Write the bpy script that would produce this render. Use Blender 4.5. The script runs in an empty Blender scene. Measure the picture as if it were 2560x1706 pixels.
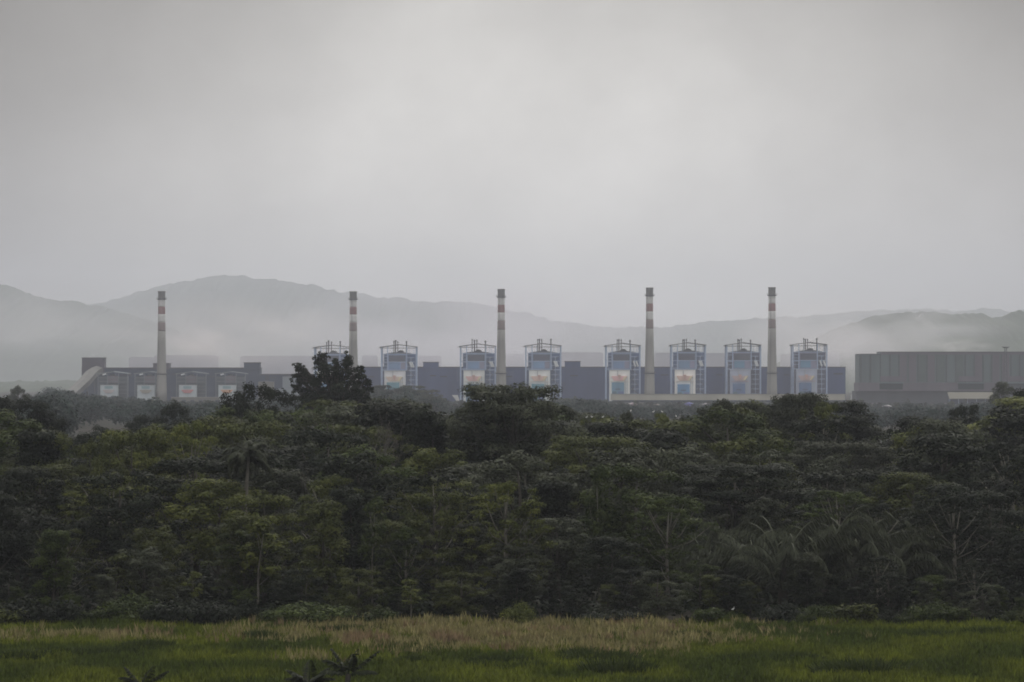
import bpy, math, random
import numpy as np
from mathutils import Vector, Matrix

# ---------------------------------------------------------------- camera, sky, sun
S = bpy.context.scene
F = 12178.0            # focal length in photo pixels (2560 wide)
CAM_Z = 26.6
HORIZON = 945.0        # photo row of the horizon
PITCH = math.atan((HORIZON - 853.0) / F)
cd = bpy.data.cameras.new("camera"); cam = bpy.data.objects.new("camera", cd)
S.collection.objects.link(cam); S.camera = cam
cd.sensor_width = 36.0; cd.lens = F * 36.0 / 2560.0
cd.clip_start = 1.0; cd.clip_end = 90000.0
cam.location = (0, 0, CAM_Z); cam.rotation_euler = (math.pi / 2 + PITCH, 0, 0)

S.render.engine = 'CYCLES'
S.view_settings.view_transform = 'Standard'; S.view_settings.look = 'None'
S.view_settings.exposure = 0.0; S.view_settings.gamma = 1.0
S.cycles.use_denoising = True
S.cycles.max_bounces = 5; S.cycles.diffuse_bounces = 3; S.cycles.glossy_bounces = 2
S.cycles.transmission_bounces = 2; S.cycles.volume_bounces = 1; S.cycles.transparent_max_bounces = 8
S.cycles.filter_width = 1.8

SUN_EL, SUN_AZ = math.radians(40), math.radians(6)      # beyond the plant, a little to the right
sl = bpy.data.lights.new("sun", 'SUN'); so = bpy.data.objects.new("sun", sl)
S.collection.objects.link(so)
sl.energy = 0.9; sl.angle = math.radians(25); sl.color = (1.0, 0.95, 0.88)
sdir = Vector((math.sin(SUN_AZ) * math.cos(SUN_EL), math.cos(SUN_AZ) * math.cos(SUN_EL), math.sin(SUN_EL)))
so.rotation_euler = (-sdir).to_track_quat('-Z', 'Y').to_euler()


def nd(nt, typ, **kw):
    n = nt.nodes.new(typ)
    for k, v in kw.items():
        setattr(n, k, v)
    return n


def mathn(nt, op, a, b=None, clamp=False):
    n = nd(nt, 'ShaderNodeMath', operation=op, use_clamp=clamp)
    for i, v in enumerate((a, b)):
        if v is None: continue
        if isinstance(v, (int, float)): n.inputs[i].default_value = v
        else: nt.links.new(v, n.inputs[i])
    return n.outputs[0]


def build_world():
    w = bpy.data.worlds.new("World"); S.world = w; w.use_nodes = True
    nt = w.node_tree; nt.nodes.clear(); L = nt.links.new
    out = nd(nt, 'ShaderNodeOutputWorld'); bg = nd(nt, 'ShaderNodeBackground')
    L(bg.outputs[0], out.inputs[0]); bg.inputs[1].default_value = 0.1
    sky = nd(nt, 'ShaderNodeTexSky', sky_type='NISHITA', sun_disc=False)
    sky.sun_elevation = SUN_EL; sky.sun_rotation = SUN_AZ
    sky.dust_density = 4.0
    tc = nd(nt, 'ShaderNodeTexCoord')
    sep = nd(nt, 'ShaderNodeSeparateXYZ'); L(tc.outputs['Generated'], sep.inputs[0])
    # overcast deck: brighter towards the zenith
    zc = mathn(nt, 'MAXIMUM', sep.outputs[2], 0.0)
    lum = mathn(nt, 'ADD', mathn(nt, 'MULTIPLY', mathn(nt, 'POWER', zc, 1.35), 12.0), 4.6)
    # brighter sky patch low over the plant, standing in for lens corner darkening
    gx, gy = (1350 - 1280) / F, (853 - 530) / F
    g = Vector((gx, math.cos(PITCH) - gy * math.sin(PITCH), math.sin(PITCH) + gy * math.cos(PITCH))).normalized()
    wob = nd(nt, 'ShaderNodeTexNoise'); wob.inputs['Scale'].default_value = 9.0; wob.inputs['Detail'].default_value = 3.0
    L(tc.outputs['Generated'], wob.inputs['Vector'])
    wsc = nd(nt, 'ShaderNodeVectorMath', operation='SCALE'); wsc.inputs['Scale'].default_value = 0.05
    wsub = nd(nt, 'ShaderNodeVectorMath', operation='SUBTRACT'); wsub.inputs[1].default_value = (.5, .5, .5)
    L(wob.outputs['Color'], wsub.inputs[0]); L(wsub.outputs[0], wsc.inputs[0])
    vadd = nd(nt, 'ShaderNodeVectorMath', operation='ADD'); L(tc.outputs['Generated'], vadd.inputs[0]); L(wsc.outputs[0], vadd.inputs[1])
    dsub = nd(nt, 'ShaderNodeVectorMath', operation='SUBTRACT'); L(vadd.outputs[0], dsub.inputs[0]); dsub.inputs[1].default_value = g
    dmul = nd(nt, 'ShaderNodeVectorMath', operation='MULTIPLY'); L(dsub.outputs[0], dmul.inputs[0]); dmul.inputs[1].default_value = (1, 1, 1.75)
    dist = nd(nt, 'ShaderNodeVectorMath', operation='LENGTH'); L(dmul.outputs[0], dist.inputs[0])
    mr = nd(nt, 'ShaderNodeMapRange', interpolation_type='SMOOTHERSTEP')
    L(dist.outputs['Value'], mr.inputs[0])
    mr.inputs[1].default_value = 0.0; mr.inputs[2].default_value = 0.185
    mr.inputs[3].default_value = 1.74; mr.inputs[4].default_value = 0.12
    lum = mathn(nt, 'MULTIPLY', lum, mr.outputs[0])
    # beyond the patch the deck recovers its brightness
    mr2 = nd(nt, 'ShaderNodeMapRange', interpolation_type='SMOOTHSTEP'); L(dist.outputs['Value'], mr2.inputs[0])
    mr2.inputs[1].default_value = 0.185; mr2.inputs[2].default_value = 0.6
    mr2.inputs[3].default_value = 1.0; mr2.inputs[4].default_value = 7.6
    lum = mathn(nt, 'MULTIPLY', lum, mr2.outputs[0])
    # soft cloud mottling
    mp = nd(nt, 'ShaderNodeMapping'); mp.inputs['Scale'].default_value = (24, 24, 30); L(tc.outputs['Generated'], mp.inputs[0])
    nz = nd(nt, 'ShaderNodeTexNoise'); nz.inputs['Scale'].default_value = 1.0; nz.inputs['Detail'].default_value = 7.0
    nz.inputs['Roughness'].default_value = 0.58
    L(mp.outputs[0], nz.inputs['Vector'])
    mot = nd(nt, 'ShaderNodeMapRange'); L(nz.outputs['Fac'], mot.inputs[0])
    mot.inputs[1].default_value = 0.25; mot.inputs[2].default_value = 0.75; mot.inputs[3].default_value = 0.84; mot.inputs[4].default_value = 1.16
    lum = mathn(nt, 'MULTIPLY', lum, mot.outputs[0])
    col = nd(nt, 'ShaderNodeVectorMath', operation='SCALE'); col.inputs[0].default_value = (1.0, 0.988, 0.955)
    L(lum, col.inputs['Scale'])
    mix = nd(nt, 'ShaderNodeMix', data_type='RGBA'); mix.inputs[0].default_value = 0.93
    L(sky.outputs[0], mix.inputs[6]); L(col.outputs[0], mix.inputs[7])
    L(mix.outputs[2], bg.inputs[0])
    try: w.cycles.sampling_method = 'MANUAL'; w.cycles.sample_map_resolution = 1024
    except Exception: pass


build_world()

# ---------------------------------------------------------------- helpers
COL = S.collection
rng = np.random.default_rng(7); random.seed(7)
SP, CP = math.sin(PITCH), math.cos(PITCH)


def ray(px, py):
    a, b = (px - 1280.0) / F, (853.0 - py) / F
    return a, CP - b * SP, SP + b * CP


def WX(px, d): r = ray(px, HORIZON); return r[0] / r[1] * d
def WZ(py, d): r = ray(1280, py); return CAM_Z + r[2] / r[1] * d
def PX(x, y): return 1280.0 + x / y * F * 1.0
def PY(z, y): return HORIZON - (z - CAM_Z) / y * F


MATS = {}


def mat(name, col, rough=0.8, var=0.12, scale=0.3, spec=0.3, use_obj=False, attr=None, streak=False):
    if name in MATS: return MATS[name]
    m = bpy.data.materials.new(name); m.use_nodes = True
    nt = m.node_tree; L = nt.links.new; b = nt.nodes['Principled BSDF']
    b.inputs['Roughness'].default_value = rough
    b.inputs['Specular IOR Level'].default_value = spec
    tc = nd(nt, 'ShaderNodeTexCoord'); nz = nd(nt, 'ShaderNodeTexNoise')
    nz.inputs['Scale'].default_value = scale; nz.inputs['Detail'].default_value = 5
    if streak:
        mp = nd(nt, 'ShaderNodeMapping'); mp.inputs['Scale'].default_value = (1, 1, 0.12)
        L(tc.outputs['Object'], mp.inputs[0]); L(mp.outputs[0], nz.inputs['Vector'])
    else:
        L(tc.outputs['Object'], nz.inputs['Vector'])
    mr = nd(nt, 'ShaderNodeMapRange'); L(nz.outputs['Fac'], mr.inputs[0])
    mr.inputs[1].default_value = .3; mr.inputs[2].default_value = .7
    mr.inputs[3].default_value = 1 - var; mr.inputs[4].default_value = 1 + var
    fac = mr.outputs[0]
    if attr:
        at = nd(nt, 'ShaderNodeAttribute', attribute_name=attr)
        fac = mathn(nt, 'MULTIPLY', fac, at.outputs['Fac'])
    sc = nd(nt, 'ShaderNodeVectorMath', operation='SCALE')
    if use_obj:
        oi = nd(nt, 'ShaderNodeObjectInfo'); L(oi.outputs['Color'], sc.inputs[0])
    else:
        sc.inputs[0].default_value = col[:3]
    L(fac, sc.inputs['Scale']); L(sc.outputs[0], b.inputs['Base Color'])
    MATS[name] = m
    return m


def leaf_mat(name, rough=0.6, transl=0.2):
    """leaves: colour from the object, tint per leaf, a little light through them"""
    if name in MATS: return MATS[name]
    m = bpy.data.materials.new(name); m.use_nodes = True
    nt = m.node_tree; L = nt.links.new; b = nt.nodes['Principled BSDF']; out = nt.nodes['Material Output']
    b.inputs['Roughness'].default_value = rough; b.inputs['Specular IOR Level'].default_value = 0.06
    oi = nd(nt, 'ShaderNodeObjectInfo'); at = nd(nt, 'ShaderNodeAttribute', attribute_name='tint')
    hs = nd(nt, 'ShaderNodeHueSaturation')
    rv = nd(nt, 'ShaderNodeMapRange'); L(at.outputs['Fac'], rv.inputs[0])
    rv.inputs[1].default_value = 0.3; rv.inputs[2].default_value = 1.8; rv.inputs[3].default_value = 0.515; rv.inputs[4].default_value = 0.475
    L(rv.outputs[0], hs.inputs['Hue']); L(oi.outputs['Color'], hs.inputs['Color'])
    sc = nd(nt, 'ShaderNodeVectorMath', operation='SCALE'); L(hs.outputs[0], sc.inputs[0]); L(at.outputs['Fac'], sc.inputs['Scale'])
    L(sc.outputs[0], b.inputs['Base Color'])
    tr = nd(nt, 'ShaderNodeBsdfTranslucent'); L(sc.outputs[0], tr.inputs[0])
    mx = nd(nt, 'ShaderNodeMixShader'); mx.inputs[0].default_value = transl
    L(b.outputs[0], mx.inputs[1]); L(tr.outputs[0], mx.inputs[2]); L(mx.outputs[0], out.inputs[0])
    MATS[name] = m
    return m


class MB:
    """collects shapes, builds ONE mesh object"""
    def __init__(s): s.v = []; s.f = []
    def add(s, v, f):
        o = len(s.v); s.v += [tuple(p) for p in v]; s.f += [tuple(i + o for i in q) for q in f]; return s
    def box(s, x0, x1, y0, y1, z0, z1):
        v = [(x0, y0, z0), (x1, y0, z0), (x1, y1, z0), (x0, y1, z0), (x0, y0, z1), (x1, y0, z1), (x1, y1, z1), (x0, y1, z1)]
        return s.add(v, [(0, 3, 2, 1), (4, 5, 6, 7), (0, 1, 5, 4), (1, 2, 6, 5), (2, 3, 7, 6), (3, 0, 4, 7)])
    def tube(s, pts, rad, n=8, caps=True):
        pts = [Vector(p) for p in pts]; V = []; Fc = []
        for i, p in enumerate(pts):
            t = (pts[min(i + 1, len(pts) - 1)] - pts[max(i - 1, 0)])
            t = t.normalized() if t.length > 1e-9 else Vector((0, 0, 1))
            a = Vector((1, 0, 0)) if abs(t.x) < .9 else Vector((0, 1, 0))
            u = t.cross(a).normalized(); w = t.cross(u)
            for k in range(n):
                an = 2 * math.pi * k / n
                V.append(p + (u * math.cos(an) + w * math.sin(an)) * rad[i])
        for i in range(len(pts) - 1):
            for k in range(n):
                Fc.append((i * n + k, i * n + (k + 1) % n, (i + 1) * n + (k + 1) % n, (i + 1) * n + k))
        if caps:
            Fc.append(tuple(range(n - 1, -1, -1))); Fc.append(tuple((len(pts) - 1) * n + k for k in range(n)))
        return s.add(V, Fc)
    def lathe(s, prof, n=32, c=(0, 0)):
        V = []; Fc = []
        for r, z in prof:
            for k in range(n):
                a = 2 * math.pi * k / n; V.append((c[0] + r * math.cos(a), c[1] + r * math.sin(a), z))
        for i in range(len(prof) - 1):
            for k in range(n):
                Fc.append((i * n + k, i * n + (k + 1) % n, (i + 1) * n + (k + 1) % n, (i + 1) * n + k))
        Fc.append(tuple(range(n - 1, -1, -1))); Fc.append(tuple((len(prof) - 1) * n + k for k in range(n)))
        return s.add(V, Fc)
    def prism(s, poly, y0, y1):
        """polygon in x,z swept along y"""
        n = len(poly); V = [(x, y0, z) for x, z in poly] + [(x, y1, z) for x, z in poly]
        Fc = [tuple(range(n)), tuple(range(2 * n - 1, n - 1, -1))]
        for i in range(n): Fc.append((i, i + n, (i + 1) % n + n, (i + 1) % n))
        return s.add(V, Fc)
    def build(s, name, m, parent=None, smooth=False, color=None):
        me = bpy.data.meshes.new(name); me.from_pydata(s.v, [], s.f); me.update()
        if smooth: me.polygons.foreach_set('use_smooth', [True] * len(me.polygons))
        me.materials.append(m)
        o = bpy.data.objects.new(name, me); COL.objects.link(o)
        if parent is not None: o.parent = parent
        if color: o.color = (*color, 1)
        return o


def np_mesh(name, V, Q, m, parent=None, face_attr=None, color=None):
    """V (n,3), Q (k,4 or 3) numpy -> object"""
    me = bpy.data.meshes.new(name); k, w = Q.shape
    me.vertices.add(len(V)); me.vertices.foreach_set('co', np.asarray(V, np.float32).ravel())
    me.loops.add(k * w); me.loops.foreach_set('vertex_index', np.asarray(Q, np.int32).ravel())
    me.polygons.add(k); me.polygons.foreach_set('loop_start', np.arange(0, k * w, w, dtype=np.int32))
    me.update(calc_edges=True)
    for an, (typ, arr) in (face_attr or {}).items():
        a = me.attributes.new(an, typ, 'FACE')
        a.data.foreach_set('value' if typ == 'FLOAT' else 'color', np.asarray(arr, np.float32).ravel())
    me.materials.append(m)
    o = bpy.data.objects.new(name, me); COL.objects.link(o)
    if parent is not None: o.parent = parent
    if color is not None: o.color = (*color, 1)
    return o


def tag(o, label=None, cat=None, group=None, kind=None):
    if label: o['label'] = label
    if cat: o['category'] = cat
    if group: o['group'] = group
    if kind: o['kind'] = kind
    return o


def thing(name, label, cat, loc=(0, 0, 0), rz=0.0, group=None):
    o = bpy.data.objects.new(name, None); COL.objects.link(o)
    o.location = loc; o.rotation_euler = (0, 0, rz); o.empty_display_size = 0.5
    return tag(o, label, cat, group)


KIDS = {}


def kids(o):
    return [c for c in COL.objects if c.parent == o] if o not in KIDS else KIDS[o]


def dup(src, parent=None, cache={}):
    """copy a thing with its parts and their sub-parts"""
    key = src.name
    if key not in cache: cache[key] = list(src.children)
    c = src.copy(); COL.objects.link(c)
    if parent is not None: c.parent = parent
    for ch in cache[key]: dup(ch, c)
    return c


# ---------------------------------------------------------------- ground, hills
def ground_mat():
    m = bpy.data.materials.new("soil_and_low_cover"); m.use_nodes = True
    nt = m.node_tree; L = nt.links.new; b = nt.nodes['Principled BSDF']; b.inputs['Roughness'].default_value = .95
    b.inputs['Specular IOR Level'].default_value = 0.1
    tc = nd(nt, 'ShaderNodeTexCoord')
    n1 = nd(nt, 'ShaderNodeTexNoise'); n1.inputs['Scale'].default_value = .012; n1.inputs['Detail'].default_value = 6; L(tc.outputs['Object'], n1.inputs['Vector'])
    n2 = nd(nt, 'ShaderNodeTexNoise'); n2.inputs['Scale'].default_value = .6; n2.inputs['Detail'].default_value = 6; L(tc.outputs['Object'], n2.inputs['Vector'])
    r = nd(nt, 'ShaderNodeValToRGB'); L(n1.outputs['Fac'], r.inputs[0])
    r.color_ramp.elements[0].position = .35; r.color_ramp.elements[0].color = (.014, .018, .009, 1)
    r.color_ramp.elements[1].position = .65; r.color_ramp.elements[1].color = (.026, .02, .015, 1)
    mr = nd(nt, 'ShaderNodeMapRange'); L(n2.outputs['Fac'], mr.inputs[0]); mr.inputs[1].default_value = .25; mr.inputs[2].default_value = .75
    mr.inputs[3].default_value = .6; mr.inputs[4].default_value = 1.4
    sc = nd(nt, 'ShaderNodeVectorMath', operation='SCALE'); L(r.outputs[0], sc.inputs[0]); L(mr.outputs[0], sc.inputs['Scale'])
    L(sc.outputs[0], b.inputs['Base Color'])
    return m


GX = 9000.0; GY0, GY1 = -400.0, 34000.0
gv = np.array([(-GX, GY0, 0), (GX, GY0, 0), (GX, GY1, 0), (-GX, GY1, 0)], float)
tag(np_mesh("ground", gv, np.array([[0, 1, 2, 3]]), ground_mat()), kind='structure')


def fnoise(x, seed, octs):
    """1-D value noise, list of (wavelength, amplitude)"""
    r = np.random.default_rng(seed); y = np.zeros_like(x)
    for wl, am in octs:
        t = (x - x.min()) / wl; n = int(t.max()) + 3; v = r.uniform(-1, 1, n)
        i = t.astype(int); f = t - i; f = f * f * (3 - 2 * f)
        y += am * (v[i] * (1 - f) + v[i + 1] * f)
    return y


hill_m = mat("hill_forest", (.045, .06, .035), .95, .35, .006, .1)


def hills(name, prof, d, front, back, seed, bump=3.0, nx=1400, ny=26):
    xs_px = np.linspace(-900, 3460, nx); ppx = [p[0] for p in prof]; ppy = [p[1] for p in prof]
    crest = np.array([WZ(float(v), d) for v in np.interp(xs_px, ppx, ppy)])
    X = (xs_px - 1280) / F * d
    crest = np.maximum(crest + fnoise(X, seed, [(d * .02, bump * 2), (d * .006, bump * 1.2), (d * .0018, bump * .8), (d * .0008, bump * .7)]), -2)
    t = np.concatenate([np.linspace(0, 1, ny), np.linspace(1, 0, 5)[1:]])
    yy = np.concatenate([np.linspace(d - front, d, ny), np.linspace(d, d + back, 5)[1:]])
    V = []
    for j, (tj, yj) in enumerate(zip(t, yy)):
        z = crest * (tj ** .8) + fnoise(X, seed + 50 + j, [(d * .012, bump * 2.2), (d * .004, bump)]) * (0 if tj > .999 else math.sin(math.pi * tj)) - (2 if tj < .01 else 0)
        V.append(np.stack([X * (yj / d) if False else X, np.full(nx, yj), np.maximum(z, -.5)], 1))
    V = np.concatenate(V); m = len(t)
    i, j = np.meshgrid(np.arange(nx - 1), np.arange(m - 1)); a = (j * nx + i).ravel()
    Q = np.stack([a, a + 1, a + nx + 1, a + nx], 1)
    o = np_mesh(name, V, Q, hill_m); tag(o, kind='structure'); return o


hills("hills", [(-900, 800), (0, 790), (120, 772), (260, 752), (330, 735), (440, 706), (500, 692), (540, 688), (600, 692), (700, 701), (800, 714), (880, 730),
                (960, 746), (1040, 756), (1180, 757), (1260, 766), (1330, 781), (1400, 800), (1480, 813), (1540, 818), (1620, 819),
                (1720, 811), (1800, 803), (1900, 796), (2000, 788), (2150, 780), (2300, 776), (3400, 790)], 27500, 5500, 3000, 3, 8)
hills("hills", [(-900, 620), (-200, 680), (0, 712), (40, 726), (120, 752), (200, 760), (300, 782), (420, 820), (560, 880), (700, 950), (3460, 960)], 20500, 3500, 1200, 21, 6)
hills("hills", [(-900, 960), (1850, 950), (1940, 905), (2010, 858), (2080, 822), (2140, 800), (2165, 795), (2185, 788), (2240, 787), (2262, 783), (2300, 776), (2345, 782), (2375, 781), (2430, 777),
                (2450, 778), (2480, 784), (2505, 787), (2545, 775), (2600, 768), (2800, 755), (3460, 720)], 11500, 2400, 900, 33, 3.5)

# ---------------------------------------------------------------- power plant
DP = 5360.0            # distance of the boiler row
s = DP / F


def P(px, py=None, d=DP): return WX(px, d) if py is None else (WX(px, d), WZ(py, d))


wall_blue = mat("slate_blue_cladding", (.040, .066, .17), .7, .24, .05, .2, streak=True)
wall_dark = mat("dark_slate_cladding", (.010, .026, .066), .7, .15, .05, .2, streak=True)
trim_dark = mat("dark_trim", (.04, .035, .045), .7, .1, .2)
roof_m = mat("roof_sheet", (.12, .12, .13), .7, .15, .1)
louv_m = mat("louvre_dark", (.025, .028, .05), .8, .1, .2)
conc = mat("weathered_concrete", (.27, .26, .24), .9, .22, .08, .2, streak=True)
conc_dark = mat("sooty_concrete", (.13, .125, .12), .9, .2, .15, .2, streak=True)
white_b = mat("white_paint_band", (.62, .61, .60), .7, .10, .15, .3, streak=True)
red_b = mat("faded_red_band", (.26, .135, .13), .8, .18, .15, .3, streak=True)
steel_dk = mat("dark_steel", (.05, .05, .06), .6, .1, .3)
steel_lt = mat("painted_steel", (.37, .46, .63), .6, .1, .2)
paint = mat("tower_paint", (1, 1, 1), .6, .10, .12, .3, use_obj=True, streak=True)
beige = mat("beige_render", (.42, .40, .34), .9, .15, .05, .2)
grey_sheet = mat("grey_green_sheet", (.11, .14, .145), .7, .14, .06, .2, streak=True)
mauve_sheet = mat("mauve_grey_sheet", (.128, .112, .132), .7, .14, .06, .2, streak=True)
pale_sheet = mat("pale_sheet", (.45, .47, .47), .6, .1, .1)
cream = mat("cream_sheet_roof", (.13, .122, .095), .8, .12, .05)
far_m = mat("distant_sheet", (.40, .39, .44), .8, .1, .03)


# --- halls
def hall(name, label, x0, x1, ytop, d, depth, m, bays, louvres=(), tops=()):
    X0, X1, Z = P(x0, d=d), P(x1, d=d), WZ(ytop, d)
    t = thing(name, label, 'factory building', ((X0 + X1) / 2, d, 0))
    h = (X1 - X0) / 2
    MB().box(-h, h, 0, depth, -.5, Z).build('wall', m, t)
    rf = MB(); rf.box(-h - .6, h + .6, -.6, depth + .6, Z + .01, Z + 1.0).build('roof', trim_dark, t)
    n = max(1, int(round((X1 - X0) / bays))); rp = random.Random(int(x0))
    dk = m is wall_dark
    patch = [mat('faded_dark_sheet' if dk else 'faded_blue_sheet', (.016, .028, .05) if dk else (.052, .078, .175), .7, .2, .05, streak=True), mat('stained_dark_sheet' if dk else 'stained_blue_sheet', (.010, .016, .03) if dk else (.036, .055, .13), .7, .2, .05, streak=True)]
    for i in range(n + 1):
        x = -h + 2 * h * i / n
        MB().box(x - .35, x + .35, -.5, -.02, 0, Z - .2).build('pilaster', m, t)
        if i < n and rp.random() < .55:
            w_ = 2 * h / n; f0, f1 = sorted((rp.uniform(.05, .95), rp.uniform(.05, .95)))
            if f1 - f0 > .15:
                zb = rp.choice([.3, .45, .6]) * Z
                MB().box(x + .5 + (w_ - 1) * f0, x + .5 + (w_ - 1) * f1, -.06, -.015, zb, min(Z - .6, zb + rp.uniform(.2, .5) * Z)).build('cladding_patch', patch[rp.randrange(2)], t)
    for (a, b, c, e) in louvres:
        xa, xb = P(a, d=d) - (X0 + X1) / 2, P(b, d=d) - (X0 + X1) / 2
        lv = MB().box(xa, xb, -.45, -.03, WZ(e, d), WZ(c, d)); lv.build('louvre', louv_m, t)
    for (a, b, c, mm) in tops:
        xa, xb = P(a, d=d) - (X0 + X1) / 2, P(b, d=d) - (X0 + X1) / 2
        rb = MB().box(xa, xb, -1.2, min(depth - 1, 26), Z - 7 if a < 300 else Z - 1, WZ(c, d)); bo = rb.build('roof_block', mm, t)
        MB().box(xa - .5, xb + .5, -1.7, min(depth - 1, 26) + .5, WZ(c, d) + .01, WZ(c, d) + .8).build('coping', trim_dark, bo)
    return t


purple_dk = mat("dark_purple_sheet", (.060, .048, .068), .7, .14, .06, .2, streak=True)
DH = DP + 75
hall('turbine_hall', 'dark slate-grey hall behind the leftmost chimney, with three raised roof blocks', 205, 649, 921.5, DH, 45, wall_dark, 24,
     [(300, 330, 936, 940), (430, 452, 934, 938), (520, 545, 940, 944)], [(205, 260.5, 896, purple_dk), (383, 423, 910, purple_dk), (610, 649, 908, wall_dark)])
hall('low_hall', 'low slate hall with flat roof between left hall and the tall dark tree', 649.5, 899, 937.5, DH, 40, wall_dark, 22, [(668, 690, 943, 946)])
hall('turbine_hall', 'long slate-blue hall running behind the eight boiler towers', 899.5, 2113, 919.5, DH, 50, wall_blue, 26,
     [(2084, 2107, 933, 937), (1651, 1671, 936, 939), (1790, 1806, 936, 939), (1075, 1090, 938, 941), (1100, 1118, 940, 943),
      (1262, 1280, 940, 943), (1425, 1445, 938, 941), (1890, 1903, 934, 937), (1960, 1975, 936, 939), (920, 935, 941, 944)],
     [(1058, 1096, 907, wall_blue), (1412.5, 1451, 905, wall_blue)])


# pale buildings between the left hall and the tall tree
t = thing('storage_silo', 'pale grey-blue boxy silo building left of the tall dark tree', 'silo', (P(722), DP, 0))
MB().box(-7, 7, 0, 12, 0, WZ(942, DP)).build('wall', mat("pale_blue_grey", (.2, .23, .26), .7, .1, .1, streak=True), t)
MB().prism([(-7.6, WZ(942, DP)), (7.6, WZ(942, DP)), (0, WZ(939, DP))], -.6, 12.6).build('roof', roof_m, t)
MB().box(-13, 13, -5, -.1, 0, WZ(972, DP)).build('annex', mat("pale_blue_grey", (.2, .23, .26)), t)
t = thing('storage_shed', 'small cream-walled shed below the low slate hall', 'shed', (P(667), DP - 20, 0))
MB().box(-8.5, 8.5, 0, 14, 0, WZ(955, DP - 20)).build('wall', cream, t)
MB().prism([(-9.2, WZ(955, DP - 20) + .02), (9.2, WZ(955, DP - 20) + .02), (0, WZ(952.5, DP - 20))], -.7, 14.7).build('roof', roof_m, t)


# --- coal conveyor gallery sloping down from the hall's end block
t = thing('conveyor_gallery', 'pale grey inclined conveyor gallery dropping from the dark end block', 'conveyor', (P(232), DH - 6, 0))
g = MB(); cy = [(0, 0, WZ(925, DH)), (-5, -22, WZ(936, DH)), (-10, -46, WZ(955, DH)), (-16, -72, WZ(972, DH)), (-24, -110, WZ(995, DH))]
vs = []; W2 = 6.2; H2 = 3.6
for x, y, z in cy: vs += [(x - W2 * 1.2, y, z - H2), (x + W2 * .8, y, z - H2), (x + W2 * .8, y, z + H2 * .7), (x - W2 * .2, y, z + H2 * 1.25), (x - W2 * 1.2, y, z + H2 * .7)]
fs = []
for i in range(len(cy) - 1):
    for k in range(5): fs.append((i * 5 + k, i * 5 + (k + 1) % 5, i * 5 + 5 + (k + 1) % 5, i * 5 + 5 + k))
fs += [(4, 3, 2, 1, 0), tuple(len(vs) - 5 + k for k in range(5))]
g.add(vs, fs); g.build('gallery', mat("pale_conveyor_sheet", (.12, .118, .11), .8, .12, .1), t)
for i in (1, 2, 3):
    x, y, z = cy[i]
    lg = MB(); lg.tube([(x - 6, y, 0), (x - 4, y, z - H2)], [.5, .4], 6); lg.tube([(x + 4, y, 0), (x + 2, y, z - H2)], [.5, .4], 6)
    lg.build('trestle', steel_dk, t)


# --- chimneys
def chimney_parts(root, ztop):
    base, seg = 12.2 / 2 * 1.0, 40
    H = ztop
    def r(z): return 3.85 + (6.0 - 3.85) * max(0, 1 - z / (H * .86)) ** 1.25
    def ring(z0, z1, e=0.0):
        n = 6; return [(r(z0 + (z1 - z0) * i / n) + e, z0 + (z1 - z0) * i / n) for i in range(n + 1)]
    px = s
    zc = H - 21 * px; z1 = zc - 18.5 * px; z2 = z1 - 19 * px; z3 = z2 - 20 * px; z4 = z3 - 22 * px
    MB().lathe(ring(0, z4), seg).build('shaft', conc, root, True)
    MB().lathe(ring(z4 + .005, z3, .03), seg).build('lower_red_band', mat('paler_red_band', (.25, .19, .18), .8, .18, .15, .3, streak=True), root, True)
    MB().lathe(ring(z3 + .005, z2, .03), seg).build('lower_white_band', white_b, root, True)
    MB().lathe(ring(z2 + .005, z1, .03), seg).build('upper_red_band', red_b, root, True)
    MB().lathe(ring(z1 + .005, zc, .03), seg).build('upper_white_band', white_b, root, True)
    cap = MB().lathe([(r(zc) + .1, zc + .005), (r(zc) + .12, zc + 2), (r(H) + .1, H - 1.2), (r(H) + .45, H - 1.2), (r(H) + .45, H), (r(H) - .7, H), (r(H) - .7, H - 3)], seg).build('cap', conc_dark, root, False)
    for zz, ro, nm in ((zc + .6, r(zc) + 1.7, 'upper_platform'), (H * .255, r(H * .25) + 1.8, 'lower_platform')):
        pf = MB().lathe([(r(zz) + .06, zz - .9), (ro, zz - .1), (ro, zz + .25), (r(zz) + .06, zz + .25)], seg).build(nm, steel_dk, root)
        rl = MB()
        for k in range(16):
            a = 2 * math.pi * k / 16; rl.tube([(ro * .97 * math.cos(a), ro * .97 * math.sin(a), zz + .2), (ro * .97 * math.cos(a), ro * .97 * math.sin(a), zz + 1.6)], [.07, .07], 4)
        c = [(ro * .97 * math.cos(2 * math.pi * k / 32), ro * .97 * math.sin(2 * math.pi * k / 32), zz + 1.55) for k in range(33)]
        rl.tube(c, [.08] * 33, 4); rl.build('railing', steel_dk, pf)
    ld = MB(); ladd = []
    for dx in (-.45, .45): ld.tube([(-r(2) * .8 + dx, -r(2) * .72, 1)] + [((-r(z) - .3) * .74 + dx, (-r(z) - .3) * .70, z) for z in np.linspace(8, H - 2, 14)], [.12] * 15, 4)
    ld.build('ladder', steel_dk, root)


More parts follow.
